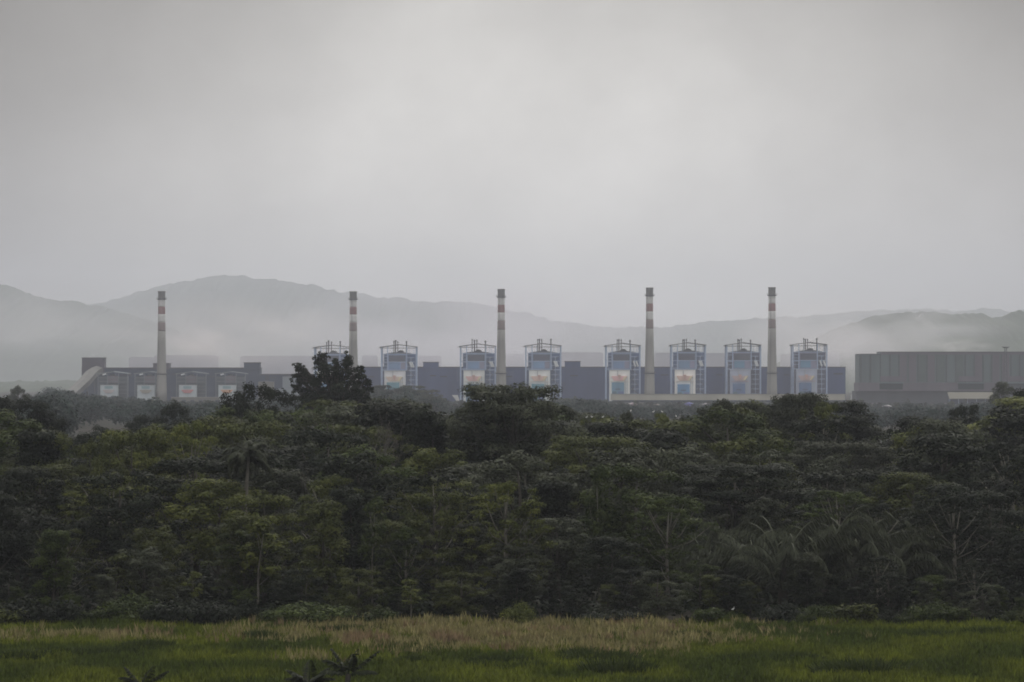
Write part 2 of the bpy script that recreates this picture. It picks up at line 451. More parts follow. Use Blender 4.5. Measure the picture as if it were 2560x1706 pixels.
CHIM = [(404, 728.5, 'leftmost red-and-white banded chimney, rising alone from the dark left hall'),
        (883, 729, 'red-and-white banded chimney just right of and behind the tall dark tree'),
        (1253, 723, 'red-and-white banded chimney in the middle, third of the five'),
        (1624, 719.5, 'red-and-white banded chimney, fourth from left, between two boiler towers'),
        (1930, 718.5, 'rightmost red-and-white banded chimney, between the last two boiler towers')]
DC = DP - 28
c0 = thing('chimney', CHIM[0][2], 'chimney', (P(404, d=DC), DC, 0), 0, 'striped chimneys of the power plant')
Hc = WZ(724, DC); chimney_parts(c0, Hc)
for i, (cx, cy_, lab) in enumerate(CHIM):
    o = c0 if i == 0 else dup(c0)
    o['label'] = lab; o.location = (P(cx, d=DC), DC, 0); o.scale = (1, 1, WZ(cy_, DC) / Hc); o.rotation_euler.z = [0, .5, .25, .05, .4][i]


# --- boiler towers
def bx(px): return (px - 1556.5) * s
def bz(py): return WZ(py, DP)


BODY = (.115, .17, .33); UPPER = (.235, .315, .49); WHITE = (.86, .88, .86); DARKW = (.075, .082, .125); BLUE = (.11, .27, .42)
PANEL = (.17, .28, .46)


def boiler(root):
    D = 34.0
    MB().box(bx(1521), bx(1598), 6, D, -.3, bz(882)).build('casing', paint, root, color=BODY)
    MB().box(bx(1531), bx(1576), 1.2, 5.99, bz(923), bz(881.5)).build('furnace', paint, root, color=UPPER)
    MB().box(bx(1533.5), bx(1573.5), .7, 1.19, bz(902), bz(886.5)).build('louvre_window', paint, root, color=DARKW)
    w = MB().box(bx(1534), bx(1560), .8, 1.18, bz(921), bz(904)); w.build('blue_panel', paint, root, color=PANEL)
    MB().box(bx(1562), bx(1573), .9, 1.18, bz(921), bz(904)).build('grey_panel', paint, root, color=(.24, .24, .34))
    # drum / arched top
    arch = [(bx(1521), bz(882) + .01)] + [(bx(1521 + 73 * k / 12), bz(882 - 4.5 * math.sin(math.pi * k / 12))) for k in range(1, 12)] + [(bx(1594), bz(882) + .01)]
    MB().prism(arch, 7, 30).build('arched_top', paint, root, color=(.12, .13, .18))
    dr = [(bx(1551), bz(877.5))] + [(bx(1551 + 17.5 * k / 8), bz(877.5 - 5.0 * math.sin(math.pi * k / 8) ** .7)) for k in range(1, 8)] + [(bx(1568.5), bz(877.5))]
    MB().prism(dr, 8, 26).build('steam_drum', paint, root, color=(.07, .07, .085))
    # roof: thin low gable with a crane beam below
    rf = MB(); th = .75
    rf.prism([(bx(1511), bz(864.2)), (bx(1556.5), bz(857.6)), (bx(1602), bz(863.6)), (bx(1602), bz(863.6) - th), (bx(1556.5), bz(857.6) - th), (bx(1511), bz(864.2) - th)], -2, D + 2)
    rf.build('roof', steel_dk, root)
    for yy in (1.0, 16.0, 31.0):
        MB().box(bx(1507.5 if yy < 2 else 1514), bx(1601), yy, yy + .5, bz(867.6), bz(866.6)).build('crane_beam', steel_dk, root)
    # columns
    for px_ in (1515.5, 1600):
        for yy in (0, 32):
            MB().box(bx(px_) - .75, bx(px_) + .75, yy, yy + 1.4, 0, bz(863.5)).build('column', steel_lt, root)
    for px_ in (1530.3, 1576.8):
        MB().box(bx(px_) - .5, bx(px_) + .5, .3, 1.19, bz(925), bz(862)).build('column', steel_lt, root)
    for px_ in (1541, 1584, 1592):
        MB().box(bx(px_) - .22, bx(px_) + .22, 4, 4.4, bz(882), bz(863)).build('hanger', steel_lt, root)
    for py_ in (882.5, 903, 924):
        MB().box(bx(1516) + .76, bx(1599.5) - .76, .1, .29, bz(py_) - .35, bz(py_) + .35).build('beam', steel_lt, root)
    # pipes through the roof
    for px_, rr in ((1544.3, .55), (1548.6, .8), (1554.4, .55), (1576, .75)):
        p_ = MB().tube([(bx(px_), 12, bz(880)), (bx(px_), 12, bz(849))], [rr * .8, rr * .8], 8)
        po = p_.build('exhaust_pipe', steel_dk, root)
        MB().tube([(bx(px_), 12, bz(851.8)), (bx(px_), 12, bz(848))], [rr * 1.25, rr * 1.25], 8).build('silencer', steel_dk, po)
    # left bay: landings, right bay: stair tower with flights
    for py_ in (889, 897, 905, 913, 921, 932, 944, 956, 968, 980):
        MB().box(bx(1516.5) + .8, bx(1530) - .55, -.4, 5.9, bz(py_) - .25, bz(py_) + .25).build('landing', steel_lt if int(py_) % 2 else paint, root, color=(.1, .11, .17))
    st = thing('stair_tower', None, None); st.parent = root
    bpy.data.objects.remove(st)
    lv = [892, 903, 914, 925, 937, 949, 961, 973, 985]
    for i, py_ in enumerate(lv):
        MB().box(bx(1577.6), bx(1596), -.5, 4.5, bz(py_) - .3, bz(py_) + .3).build('stair_landing', steel_lt, root)
    for i in range(len(lv) - 1):
        a, b = (1580, 1594) if i % 2 else (1594, 1580)
        MB().tube([(bx(a), -.7, bz(lv[i])), (bx(b), -.7, bz(lv[i + 1]))], [.4, .4], 5).build('stair_flight', paint, root, color=(.09, .1, .16))
    MB().box(bx(1587) - .3, bx(1587) + .3, -1.0, -.6, 0, bz(892)).build('column', steel_lt, root)
    # bright diagonal ducts in the upper right bay
    for a, b, c, e in ((1585, 903, 1590, 917), (1590, 903, 1595, 917)):
        MB().tube([(bx(a), -.9, bz(b)), (bx(c), -.9, bz(e))], [.95, .95], 8).build('duct', paint, root, color=(.62, .64, .66))
    # filter house in front: white box with orange hopper and blue fan room
    fh = MB().box(bx(1523), bx(1574), -13, -1.2, -.3, bz(926)); fo = fh.build('filter_house', paint, root, color=WHITE)
    MB().box(bx(1522.4), bx(1574.6), -13.6, -1.1, bz(926) + .01, bz(925)).build('eaves', paint, fo, color=(.5, .52, .55))
    hp = MB(); y0, y1 = -14.4, -13.01
    hz0, hz1 = bz(940.5), bz(952.5)
    hp.prism([(bx(1526), hz0), (bx(1533.5), hz1), (bx(1560.5), hz1), (bx(1568), hz0)], y0, y1)
    ho = hp.build('hopper', paint, fo, color=(.74, .55, .45))
    MB().prism([(bx(1543), hz0 + 1.2), (bx(1546), hz1 + 1.5), (bx(1549), hz1 + 1.5), (bx(1551), hz0 + 1.2)], y0 - .5, y0 - .01).build('hopper_rib', paint, ho, color=(.64, .40, .35))
    MB().prism([(bx(1561), hz0 - .6), (bx(1555), hz1 + .4), (bx(1559), hz1 + .4), (bx(1567), hz0 - .6)], y0 - .45, y0 - .01).build('hopper_side', paint, ho, color=(.74, .66, .44))
    MB().box(bx(1526), bx(1570), -14.2, -13.01, bz(955.2), bz(953.2)).build('pale_ledge', paint, fo, color=(.70, .66, .62))
    fr = MB().box(bx(1529), bx(1559.5), -15.4, -13.01, -.3, bz(954)).build('fan_room', paint, fo, color=BLUE)
    MB().box(bx(1537.5), bx(1550), -15.9, -15.41, bz(972.5), bz(970.5)).build('door_hood', paint, fr, color=(.06, .07, .12))
    MB().box(bx(1530), bx(1540), -15.8, -15.41, 0, bz(977)).build('door', paint, fr, color=(.09, .17, .22))
    MB().box(bx(1545), bx(1559), -15.8, -15.41, 0, bz(977)).build('door', paint, fr, color=(.12, .17, .36))
    MB().tube([(bx(1543.7), -13.5, bz(941)), (bx(1543.7), -13.5, bz(927))], [.35, .35], 6).build('down_pipe', paint, fo, color=(.4, .42, .46))
    for px_ in (1562.5, 1567):
        MB().box(bx(px_) - .3, bx(px_) + .3, -13.5, -13.01, 0, bz(940)).build('corner_strip', paint, fo, color=(.45, .5, .52))


BOIL = [(829, 'boiler tower half hidden behind the tall dark tree, left of second chimney'),
        (996, 'boiler tower standing alone right of the tall dark tree and second chimney'),
        (1193.5, 'boiler tower directly left of the middle chimney'),
        (1357, 'boiler tower right of the middle chimney, behind the wide-crowned tree'),
        (1556.5, 'boiler tower directly left of the fourth chimney, with bright white filter house'),
        (1720, 'boiler tower between the fourth and fifth chimneys with white filter house'),
        (1858, 'lavender-fronted boiler tower directly left of the rightmost chimney'),
        (2023.5, 'lavender-fronted boiler tower at the right end of the slate-blue hall')]
b0 = thing('boiler_tower', BOIL[4][1], 'boiler tower', (P(1556.5), DP, 0), 0, 'open steel boiler towers of the power plant')
boiler(b0)
TOPY = [862, 861, 859, 858, 857.4, 856, 856, 855]
for i, (bxp, lab) in enumerate(BOIL):
    if i == 4: o = b0
    else: o = dup(b0)
    o['label'] = lab; o.location = (P(bxp), DP, 0)
    o.scale = (1.03 if i < 4 else 1.0, 1, WZ(TOPY[i], DP) / WZ(857.4, DP))
    vr = random.Random(i + 3)
    for ch in list(o.children):
        nm = ch.name.split('.')[0]
        if nm == 'exhaust_pipe': ch.location.z += vr.uniform(-1.2, 1.0); ch.location.x += vr.uniform(-.35, .35)
        elif nm == 'landing' and i != 4 and vr.random() < .3: bpy.data.objects.remove(ch)
        elif nm in ('duct', 'steam_drum', 'stair_flight', 'hanger'): ch.location.x += vr.uniform(-.8, .8)
        elif nm in ('blue_panel', 'grey_panel', 'furnace', 'louvre_window', 'filter_house'):
            j = vr.uniform(.86, 1.1); ch.color = (ch.color[0] * j, ch.color[1] * j * vr.uniform(.97, 1.03), ch.color[2] * j * vr.uniform(.95, 1.05), 1)
            for k in ch.children:
                nk = k.name.split('.')[0]
                if nk == 'fan_room': k.scale.z = vr.uniform(.86, 1.0); k.color = tuple(c * vr.uniform(.8, 1.15) for c in BLUE) + (1,)
                if nk == 'hopper': k.color = tuple(c * vr.uniform(.86, 1.08) for c in (.74, .55, .45)) + (1,); k.scale.x = vr.uniform(.93, 1.0)
    if i >= 6:
        for ch in o.children:
            if ch.name.startswith('filter_house'):
                ch.color = (.42, .46, .58, 1)
                for k in ch.children:
                    if k.name.startswith('hopper'): k.color = (.52, .40, .40, 1)
                    if k.name.startswith('fan_room'): k.color = (.10, .17, .33, 1)
                    if k.name.startswith('pale'): k.color = (.45, .38, .45, 1)
            if ch.name.startswith('casing'): ch.color = (.12, .125, .20, 1)
            if ch.name.startswith('blue_panel'): ch.color = (.12, .25, .38, 1)
            if ch.name.startswith('furnace'): ch.color = (.22, .22, .34, 1)


# --- the shorter old boilers in front of the left hall
def old_boiler(root):
    zt = lambda py: WZ(py, DP - 10)
    q = (DP - 10) / F
    X = lambda a: a * q
    MB().box(X(-36), X(34), 8, 30, -.3, zt(941)).build('casing', paint, root, color=(.055, .07, .085))
    MB().prism([(X(-40), zt(934)), (X(0), zt(928.8)), (X(40), zt(934)), (X(40), zt(934) - .6), (X(0), zt(928.8) - .6), (X(-40), zt(934) - .6)], -1, 32).build('roof', mat("grey_old_roof", (.16, .19, .2), .6, .2, .1), root)
    for a in (-37, -14, 14, 37):
        MB().box(X(a) - .5, X(a) + .5, 0, 1, 0, zt(934)).build('column', mat("dull_steel", (.12, .14, .16)), root)
    for py_ in (945, 954):
        MB().box(X(-36.5) + .5, X(36.5) - .5, 1.05, 1.4, zt(py_) - .4, zt(py_) + .4).build('beam', mat("dull_steel", (.12, .14, .16)), root)
    MB().box(X(-14), X(12), 1.5, 7.9, zt(958), zt(940)).build('furnace', paint, root, color=(.13, .10, .12))
    dr = MB().lathe([(.1, zt(941)), (X(7), zt(941)), (X(7), zt(937.5)), (X(3), zt(936)), (.1, zt(935.8))], 16, (X(-2), 14)); dr.build('steam_drum', paint, root, color=(.12, .13, .15))
    for a in (-20, -18.5):
        MB().tube([(X(a - 6), -.5, zt(937.5)), (X(a + 2), -.5, zt(935.5))], [.7, .7], 8).build('steel_pipe', paint, root, color=(.7, .72, .74))
    fo = MB().box(X(-29), X(14), -13, -.1, -.3, zt(963.5)).build('filter_house', paint, root, color=(.50, .55, .58))
    MB().box(X(-29.6), X(14.6), -13.5, -.05, zt(963.5) + .01, zt(962.6)).build('eaves', paint, fo, color=(.45, .48, .5))
    MB().prism([(X(-24), zt(975)), (X(-16), zt(983)), (X(0), zt(983)), (X(8), zt(975))], -14.1, -13.01).build('hopper', paint, fo, color=(.50, .22, .2))
    MB().box(X(-18), X(2), -13.6, -13.01, zt(972), zt(966)).build('blue_panel', paint, fo, color=(.25, .38, .42))
    for py_ in (948, 957, 966, 975, 984):
        MB().box(X(16), X(34), -.6, 3, zt(py_) - .3, zt(py_) + .3).build('stair_landing', mat("dull_steel", (.12, .14, .16)), root)


OLD = [(284, 'short old boiler unit nearest the conveyor, with plain whitish filter house'),
       (376, 'short old boiler unit mostly hidden behind the leftmost chimney'),
       (480, 'short old boiler unit right of leftmost chimney, reddish hopper on white box'),
       (578, 'short old boiler unit at right end of left hall, orange patch on white box')]
p0 = thing('old_boiler', OLD[0][1], 'boiler', (P(284), DP - 10, 0), 0, 'short old boiler units before the left hall'); old_boiler(p0)
for i, (cx, lab) in enumerate(OLD):
    o = p0 if i == 0 else dup(p0)
    o['label'] = lab; o.location = (P(cx), DP - 10, 0)
    for ch in o.children:
        if ch.name.startswith('filter_house'):
            for k in ch.children:
                if k.name.startswith('hopper'): k.color = [(.5, .45, .45, 1), (.36, .33, .28, 1), (.55, .22, .22, 1), (.62, .33, .18, 1)][i]

# --- beige band building, pale tank, right-hand shed
DB = DP - 70
t = thing('low_annex', 'long low beige-fronted annex running in front of the right-hand boiler towers', 'annex building', (0, DB, 0))
xa, xb = P(1527, d=DB), P(2113, d=DB)
MB().box(xa, xb, 0, 10, WZ(1001, DB), WZ(986, DB)).build('wall', beige, t)
MB().box(xa + 3, xb - 1, 1.5, 9, -.3, WZ(1001, DB) - .01).build('plinth', wall_dark, t)
MB().box(xa - .4, xb + .4, -.5, 10.4, WZ(986, DB) + .01, WZ(985.2, DB)).build('coping', conc, t)
for i in range(22):
    x = xa + 2 + (xb - xa - 4) * i / 21
    MB().box(x - .4, x + .4, -.25, -.01, WZ(1001, DB), WZ(986, DB)).build('pilaster', beige, t)
t = thing('low_annex', 'short whitish annex strip below the old boilers right of leftmost chimney', 'annex building', (0, DB, 0))
xa, xb = P(428, d=DB), P(548, d=DB)
MB().box(xa, xb, 0, 10, -.3, WZ(994, DB)).build('wall', cream, t)
MB().box(xa - .4, xb + .4, -.5, 10.4, WZ(994, DB) + .01, WZ(993, DB)).build('coping', conc, t)
for k in range(6): MB().box(xa + 3 + k * 9, xa + 7 + k * 9, -.2, -.01, .3, 2.6).build('door', louv_m, t)

t = thing('water_tank', 'pale square tank house between the blue hall and the long ribbed shed', 'tank', (P(2129), DP - 60, 0))
MB().box(-4.4, 4.4, 0, 9, -.3, WZ(986, DP - 60)).build('wall', pale_sheet, t)
MB().box(-4.7, 4.7, -.3, 9.3, WZ(986, DP - 60) + .01, WZ(985, DP - 60)).build('roof', roof_m, t)
MB().box(-1, 1, -.2, -.01, 0, 2.6).build('door', louv_m, t)

DS = 4950.0
ZS = lambda py: WZ(py, DS)
XS = lambda px: WX(px, DS)
t = thing('ribbed_shed', 'long grey-mauve ribbed storage shed at the right edge, taller than the halls', 'storage building', (0, DS, 0))
MB().box(XS(2148), XS(2203), 0, 60, ZS(957), ZS(886)).build('end_bay', grey_sheet, t)
MB().box(XS(2203) + .02, XS(2760), 0, 60, ZS(957), ZS(881)).build('wall', grey_sheet, t)
MB().box(XS(2147), XS(2202.5), -.8, 60.5, ZS(886) + .01, ZS(885)).build('roof', trim_dark, t)
MB().box(XS(2202), XS(2761), -.8, 60.5, ZS(881) + .01, ZS(879.6)).build('roof', mat("mauve_dark_trim", (.055, .04, .05)), t)
MB().box(XS(2203), XS(2760), -.5, -.02, ZS(887), ZS(881.6)).build('fascia', mauve_sheet, t)
k = 0
x = 2152.0
rr = random.Random(5)
while x < 2700:
    w = .55 + .25 * rr.random()
    MB().box(XS(x) - w, XS(x) + w, -1.1, -.03, ZS(956), ZS(887.2)).build('rib', mat("rib_dark", (.068, .083, .087)), t)
    if rr.random() < .45:
        MB().box(XS(x) + w + .3, XS(x + 22) - w - .3, -.3, -.025, ZS(955), ZS(888)).build('wall_panel', mauve_sheet if rr.random() < .6 else mat("green_grey_panel", (.085, .11, .105), .7, .12, .06), t)
    x += 23.2 + rr.uniform(-1.5, 1.5)
MB().box(XS(2145), XS(2760), -5, 60, ZS(978), ZS(957) - .01).build('ledge', mauve_sheet, t)
MB().box(XS(2140), XS(2760), -1, 58, -.3, ZS(978) - .01).build('base', mat("base_dark_sheet", (.06, .062, .072), .8, .2, .06, streak=True), t)
for a, b in ((2198, 2256), (2394, 2458), (2505, 2620)):
    do = MB().box(XS(a), XS(b), -5.5, -5.01, ZS(974), ZS(959)).build('opening', mat("opening_shade", (.02, .03, .035)), t)  # solid panel; the recess's shade is put into its dark colour
    MB().box(XS(a) - .5, XS(b) + .5, -8.0, -5.02, ZS(958.8), ZS(957)).build('canopy', mat("canopy_teal", (.13, .19, .2), .6, .1, .1), do)
    MB().box(XS(a) + 1, XS(b) - 1, -1.5, -1.12, ZS(954), ZS(941)).build('wall_panel', mauve_sheet, t)
for a, b in ((2176, 2250), (2360, 2420)):
    MB().box(XS(a), XS(b), -1.5, -1.01, ZS(1012), ZS(1008)).build('window_strip', mat("mauve_strip", (.16, .13, .15)), t)
for kx, (a, b) in enumerate(((2358, 2470), (2542, 2640))):
    X0, X1 = XS(a), XS(b)
    t = thing('open_shed', ('cream-roofed low shed in front of the ribbed shed, left of the two', 'cream-roofed low shed at the right picture edge before the ribbed shed')[kx], 'shed', ((X0 + X1) / 2, DS - 70, 0))
    h = (X1 - X0) / 2; D2 = DS - 70
    rf = MB(); rf.add([(-h, 0, WZ(997, D2)), (h, 0, WZ(997, D2)), (h, 22, WZ(981, D2)), (-h, 22, WZ(981, D2)), (-h, 0, WZ(998, D2)), (h, 0, WZ(998, D2)), (h, 22, WZ(982, D2)), (-h, 22, WZ(982, D2))],
                       [(0, 1, 2, 3), (7, 6, 5, 4), (0, 4, 5, 1), (1, 5, 6, 2), (2, 6, 7, 3), (3, 7, 4, 0)])
    rf.build('roof', cream, t)
    MB().box(-h + .5, h - .5, 6, 21, -.3, WZ(998, D2) - .3).build('wall', wall_dark, t)
    for i in range(6): MB().box(-h + .3 + i * (2 * h - .9) / 5, -h + .6 + i * (2 * h - .9) / 5, .5, .8, 0, WZ(998, D2) - .02).build('post', steel_lt, t)

# mast with a platform in front of the shed
t = thing('light_mast', 'dark lattice mast with flat-topped platform before the ribbed shed', 'mast', (XS(2508), DS - 25, 0))
zm = WZ(871, DS - 25)
m_ = MB()
for dx, dy in ((-1, -1), (1, -1), (1, 1), (-1, 1)): m_.tube([(dx * 2.0, dy * 2.0, 0), (dx * 1.0, dy * 1.0, zm)], [.3, .22], 5)
for i in range(14):
    z0, z1 = zm * i / 14, zm * (i + 1) / 14; w0 = 2 - i / 14; w1 = 2 - (i + 1) / 14; sg = 1 if i % 2 else -1
    for y_ in (-1, 1): m_.tube([(-w0 * sg, y_ * w0, z0), (w1 * sg, y_ * w1, z1)], [.14, .14], 4)
    for x_ in (-1, 1): m_.tube([(x_ * w0, -w0 * sg, z0), (x_ * w1, w1 * sg, z1)], [.14, .14], 4)
m_.build('lattice', steel_dk, t)
MB().prism([(-1.4, zm), (1.4, zm), (3.4, zm + 1.0), (3.4, zm + 1.4), (-3.4, zm + 1.4), (-3.4, zm + 1.0)], -3, 3).build('platform', steel_dk, t)

# small pale chute and sheds showing among the far trees
t = thing('roof_chute', 'small pale slanting chute among trees below the wide gap of the blue hall', 'chute', (WX(1138, 5000), 5000, 0))
MB().prism([(-3.4, WZ(988, 5000)), (2.6, WZ(988, 5000)), (4.4, WZ(1002, 5000)), (1.0, WZ(1002, 5000))], 0, 5).build('chute_body', mat("pale_chute", (.55, .55, .55)), t)
MB().box(1.2, 4.2, .5, 4.5, -.3, WZ(1002, 5000) - .01).build('footing', conc, t)
SM = [(236, 1003, 'mauve', 'tiny mauve hut among bluish trees below the conveyor gallery', 3900, (.22, .16, .2)),
      (322, 1003, 'mauve', 'tiny dull pink hut among bluish trees left of the leftmost chimney', 3900, (.16, .12, .13)),
      (1584, 1007, 'pink', 'small pinkish-walled house below the beige annex, under the fourth tower', 4300, (.26, .2, .22)),
      (1640, 1010, 'brown', 'small brown-walled house below the beige annex, under the fourth chimney', 4250, (.15, .13, .12)),
      (1721, 1006, 'blue', 'small house with blue roof sheet below the beige annex', 4400, (.16, .16, .4)),
      (1770, 1008, 'mauve', 'small mauve house below the beige annex, left of rightmost chimney', 4300, (.14, .12, .14)),
      (2215, 1022, 'grey', 'low grey house with pale roof in front of the ribbed shed base', 4100, (.24, .22, .24))]
for cx, yt, _, lab, d, colr in SM:
    t = thing('small_house', lab, 'house', (WX(cx, d), d, 0), rng.uniform(-.3, .3), 'small houses before the plant')
    z = max(2.6, WZ(yt + 4, d)); zr = max(z + 1.2, WZ(yt, d))
    MB().box(-3.6, 3.6, 0, 7, -.2, z).build('wall', paint, t, color=colr)
    MB().prism([(-4.1, z + .01), (4.1, z + .01), (0, zr)], -.5, 7.5).build('roof', paint, t, color=tuple(min(.8, c * 1.5) for c in colr))
    MB().box(-.6, .6, -.15, -.01, 0, 2.0).build('door', louv_m, t)

# --- pale sheds far behind the halls
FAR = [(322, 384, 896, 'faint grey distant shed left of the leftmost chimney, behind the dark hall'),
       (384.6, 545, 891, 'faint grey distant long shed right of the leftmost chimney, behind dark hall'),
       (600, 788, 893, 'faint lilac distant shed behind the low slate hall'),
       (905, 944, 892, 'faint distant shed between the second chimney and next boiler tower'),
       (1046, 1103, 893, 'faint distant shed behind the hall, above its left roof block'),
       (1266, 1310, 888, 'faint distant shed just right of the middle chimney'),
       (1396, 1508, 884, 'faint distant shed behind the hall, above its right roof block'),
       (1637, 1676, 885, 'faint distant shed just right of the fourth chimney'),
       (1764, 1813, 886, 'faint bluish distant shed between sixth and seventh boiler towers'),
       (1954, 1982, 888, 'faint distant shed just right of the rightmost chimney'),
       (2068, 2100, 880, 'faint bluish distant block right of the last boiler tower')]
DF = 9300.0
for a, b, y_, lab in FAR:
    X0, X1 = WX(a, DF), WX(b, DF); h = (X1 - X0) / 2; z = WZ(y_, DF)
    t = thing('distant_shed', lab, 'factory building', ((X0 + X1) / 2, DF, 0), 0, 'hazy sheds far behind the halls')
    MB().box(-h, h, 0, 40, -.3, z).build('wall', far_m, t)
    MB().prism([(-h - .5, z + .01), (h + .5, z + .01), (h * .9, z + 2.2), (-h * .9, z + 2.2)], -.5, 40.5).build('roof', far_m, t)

# ---------------------------------------------------------------- trees
LEAF = leaf_mat("leaf"); bark = mat("bark", (.055, .05, .042), .9, .3, 1.5, .1)
bark_pale = mat("pale_bark", (.14, .13, .11), .9, .25, 1.2, .1)


def unit(v): return v / np.maximum(np.linalg.norm(v, axis=-1, keepdims=True), 1e-9)


def cards(c, nrm, length, width, r):
    """diamond leaves at c facing nrm"""
    n = len(c); t = unit(np.cross(nrm, r.normal(size=(n, 3)))); b = np.cross(nrm, t)
    L = length * r.uniform(.6, 1.4, (n, 1)); Wd = width * r.uniform(.7, 1.3, (n, 1))
    V = np.stack([c - t * L / 2, c + b * Wd / 2 + t * L * .05, c + t * L / 2 - nrm * L * .12, c - b * Wd / 2 + t * L * .05], 1).reshape(-1, 3)
    return V, np.arange(4 * n).reshape(-1, 4)


def clump_leaves(cl, n_each, L, Wd, r, up=.5, shell=.45, flat=1.0):
    """cl: (k,6) centre + radii"""
    Cs, Ns, T = [], [], []
    for c in cl:
        n = max(8, int(n_each * (c[3] * c[4] * c[5]) ** (2 / 3)))
        d = unit(r.normal(size=(n, 3))); d[:, 2] = np.where(r.random(n) < .6, np.abs(d[:, 2]), d[:, 2])
        rad = r.uniform(shell, 1.05, (n, 1)) ** .6
        wob = 1 + .25 * np.sin(d[:, :1] * 5 + c[0]) * np.cos(d[:, 1:2] * 4 + c[1])
        Cs.append(c[:3] + d * rad * wob * c[3:6])
        Ns.append(unit(d * 1.0 + np.array([0, 0, up * 1.1]) + r.normal(size=(n, 3)) * .36))
        T.append(np.clip(r.normal(r.choice([.7, .85, 1.0, 1.15, 1.3]), .2, n), .3, 1.9))
    C_, N_ = np.concatenate(Cs), np.concatenate(Ns)
    V, Q = cards(C_, N_, L, Wd, r)
    return V, Q, np.concatenate(T)


def make_tree(name, seed, h, env, ncl, rcl, n_each, leaf=(.42, .26), trunk_r=.28, trunk_m=None, limbs=8, lean=.0, up=.28, layers=None, crown_base=.35, flat=1.0):
    """env(t, a) -> radius of the crown at relative height t; origin at the foot"""
    r = np.random.default_rng(seed)
    root = thing(name, None, None)
    zb = h * crown_base
    cl = []
    for k in range(ncl):
        t_ = r.random() ** .8 if layers is None else layers[k % len(layers)] + r.uniform(-.04, .04)
        a = r.uniform(0, 2 * math.pi) if k else 0
        R = env(t_, a) * math.sqrt(r.uniform(.12, 1.0)); rc = rcl * r.uniform(.6, 1.3)
        cl.append((R * math.cos(a) + lean * h * t_, R * math.sin(a), zb + (h - zb) * t_ - rc * .5 * flat, rc, rc, rc * r.uniform(.75, 1.1) * flat))
    cl = np.array(cl)
    V, Q, T = clump_leaves(cl, n_each, leaf[0], leaf[1], r, up)
    np_mesh('crown', V, Q, LEAF, root, {'tint': ('FLOAT', T)}, (.05, .065, .025))
    tb = MB(); top = Vector((lean * h * .8, 0, h * .86))
    pts = [Vector((0, 0, -.3)), Vector((r.uniform(-.2, .2) + lean * h * .2, r.uniform(-.2, .2), h * .25)), Vector((lean * h * .45 + r.uniform(-.3, .3), r.uniform(-.3, .3), h * .5)), top]
    tb.tube(pts, [trunk_r * 1.35, trunk_r, trunk_r * .75, trunk_r * .2], 7)
    for k in range(min(limbs, ncl)):
        c = Vector(cl[k, :3]); z0 = min(max(h * .22, c.z - r.uniform(.15, .35) * h), h * .75); f = z0 / h
        st = Vector((lean * h * f, 0, z0)); mid = st.lerp(c, .5) + Vector((0, 0, -.06 * h * r.random()))
        tb.tube([st, mid, c], [trunk_r * .5, trunk_r * .3, trunk_r * .1], 5)
    tb.build('trunk', trunk_m or bark, root, True)
    return root


def ell(R, lo=.15):
    return lambda t_, a: R * (max(0, 1 - (2 * t_ - 1.0) ** 2) ** .5 * (1 - lo) + lo) * (1 + .18 * math.sin(3 * a + R))


def umb(R): return lambda t_, a: R * (.25 + .75 * math.sin(math.pi * min(1, .25 + t_ * .6))) * (1 + .12 * math.sin(4 * a))


def cone(R): return lambda t_, a: R * (1.05 - t_) * (1 + .1 * math.sin(3 * a))


PROTO = {}
PROTO['round_a'] = make_tree('broadleaf_tree', 1, 16, ell(4.6), 50, 1.15, 210, (.33, .2))
PROTO['round_b'] = make_tree('broadleaf_tree', 2, 16, ell(5.2, .3), 66, 1.1, 230, (.3, .18), crown_base=.22)
PROTO['round_c'] = make_tree('broadleaf_tree', 3, 16, ell(3.9, .35), 52, 1.05, 230, (.36, .17), crown_base=.15)
PROTO['umbrella'] = make_tree('umbrella_tree', 4, 20, umb(8.4), 150, 1.3, 190, (.34, .18), .38, limbs=22, layers=[.16, .34, .52, .68, .82, .95], crown_base=.30, flat=.65, up=.8)
PROTO['layered'] = make_tree('layered_tree', 5, 16, umb(4.8), 64, 1.1, 190, (.36, .18), .24, limbs=14, layers=[.1, .3, .5, .7, .9], crown_base=.28, flat=.68, up=.6)
PROTO['tall'] = make_tree('tall_tree', 6, 30, lambda t_, a: 6.6 * (1.02 - abs(t_ - .3) ** 1.5 * 1.1) * (.85 + .3 * math.sin(2 * a + 1.2 + 4 * t_)), 105, 1.25, 105, (.6, .3), .5, limbs=34, crown_base=.16)
PROTO['column'] = make_tree('vine_tree', 7, 16, lambda t_, a: 2.9 * (1.05 - .55 * t_) * (1 + .15 * math.sin(5 * a)), 70, 1.0, 230, (.3, .2), crown_base=.03, limbs=4)
PROTO['slender'] = make_tree('slender_tree', 8, 14, ell(2.3, .2), 20, .9, 90, (.5, .3), .12, bark_pale, limbs=6, lean=.07, crown_base=.5)
PROTO['cone'] = make_tree('conical_tree', 9, 16, cone(4.8), 70, .95, 170, (.34, .2), crown_base=.12)
PROTO['feather'] = make_tree('feathery_tree', 10, 16, ell(4.6, .2), 84, .8, 130, (.5, .14), .2, bark_pale, limbs=14, crown_base=.2, flat=.6, up=.2)


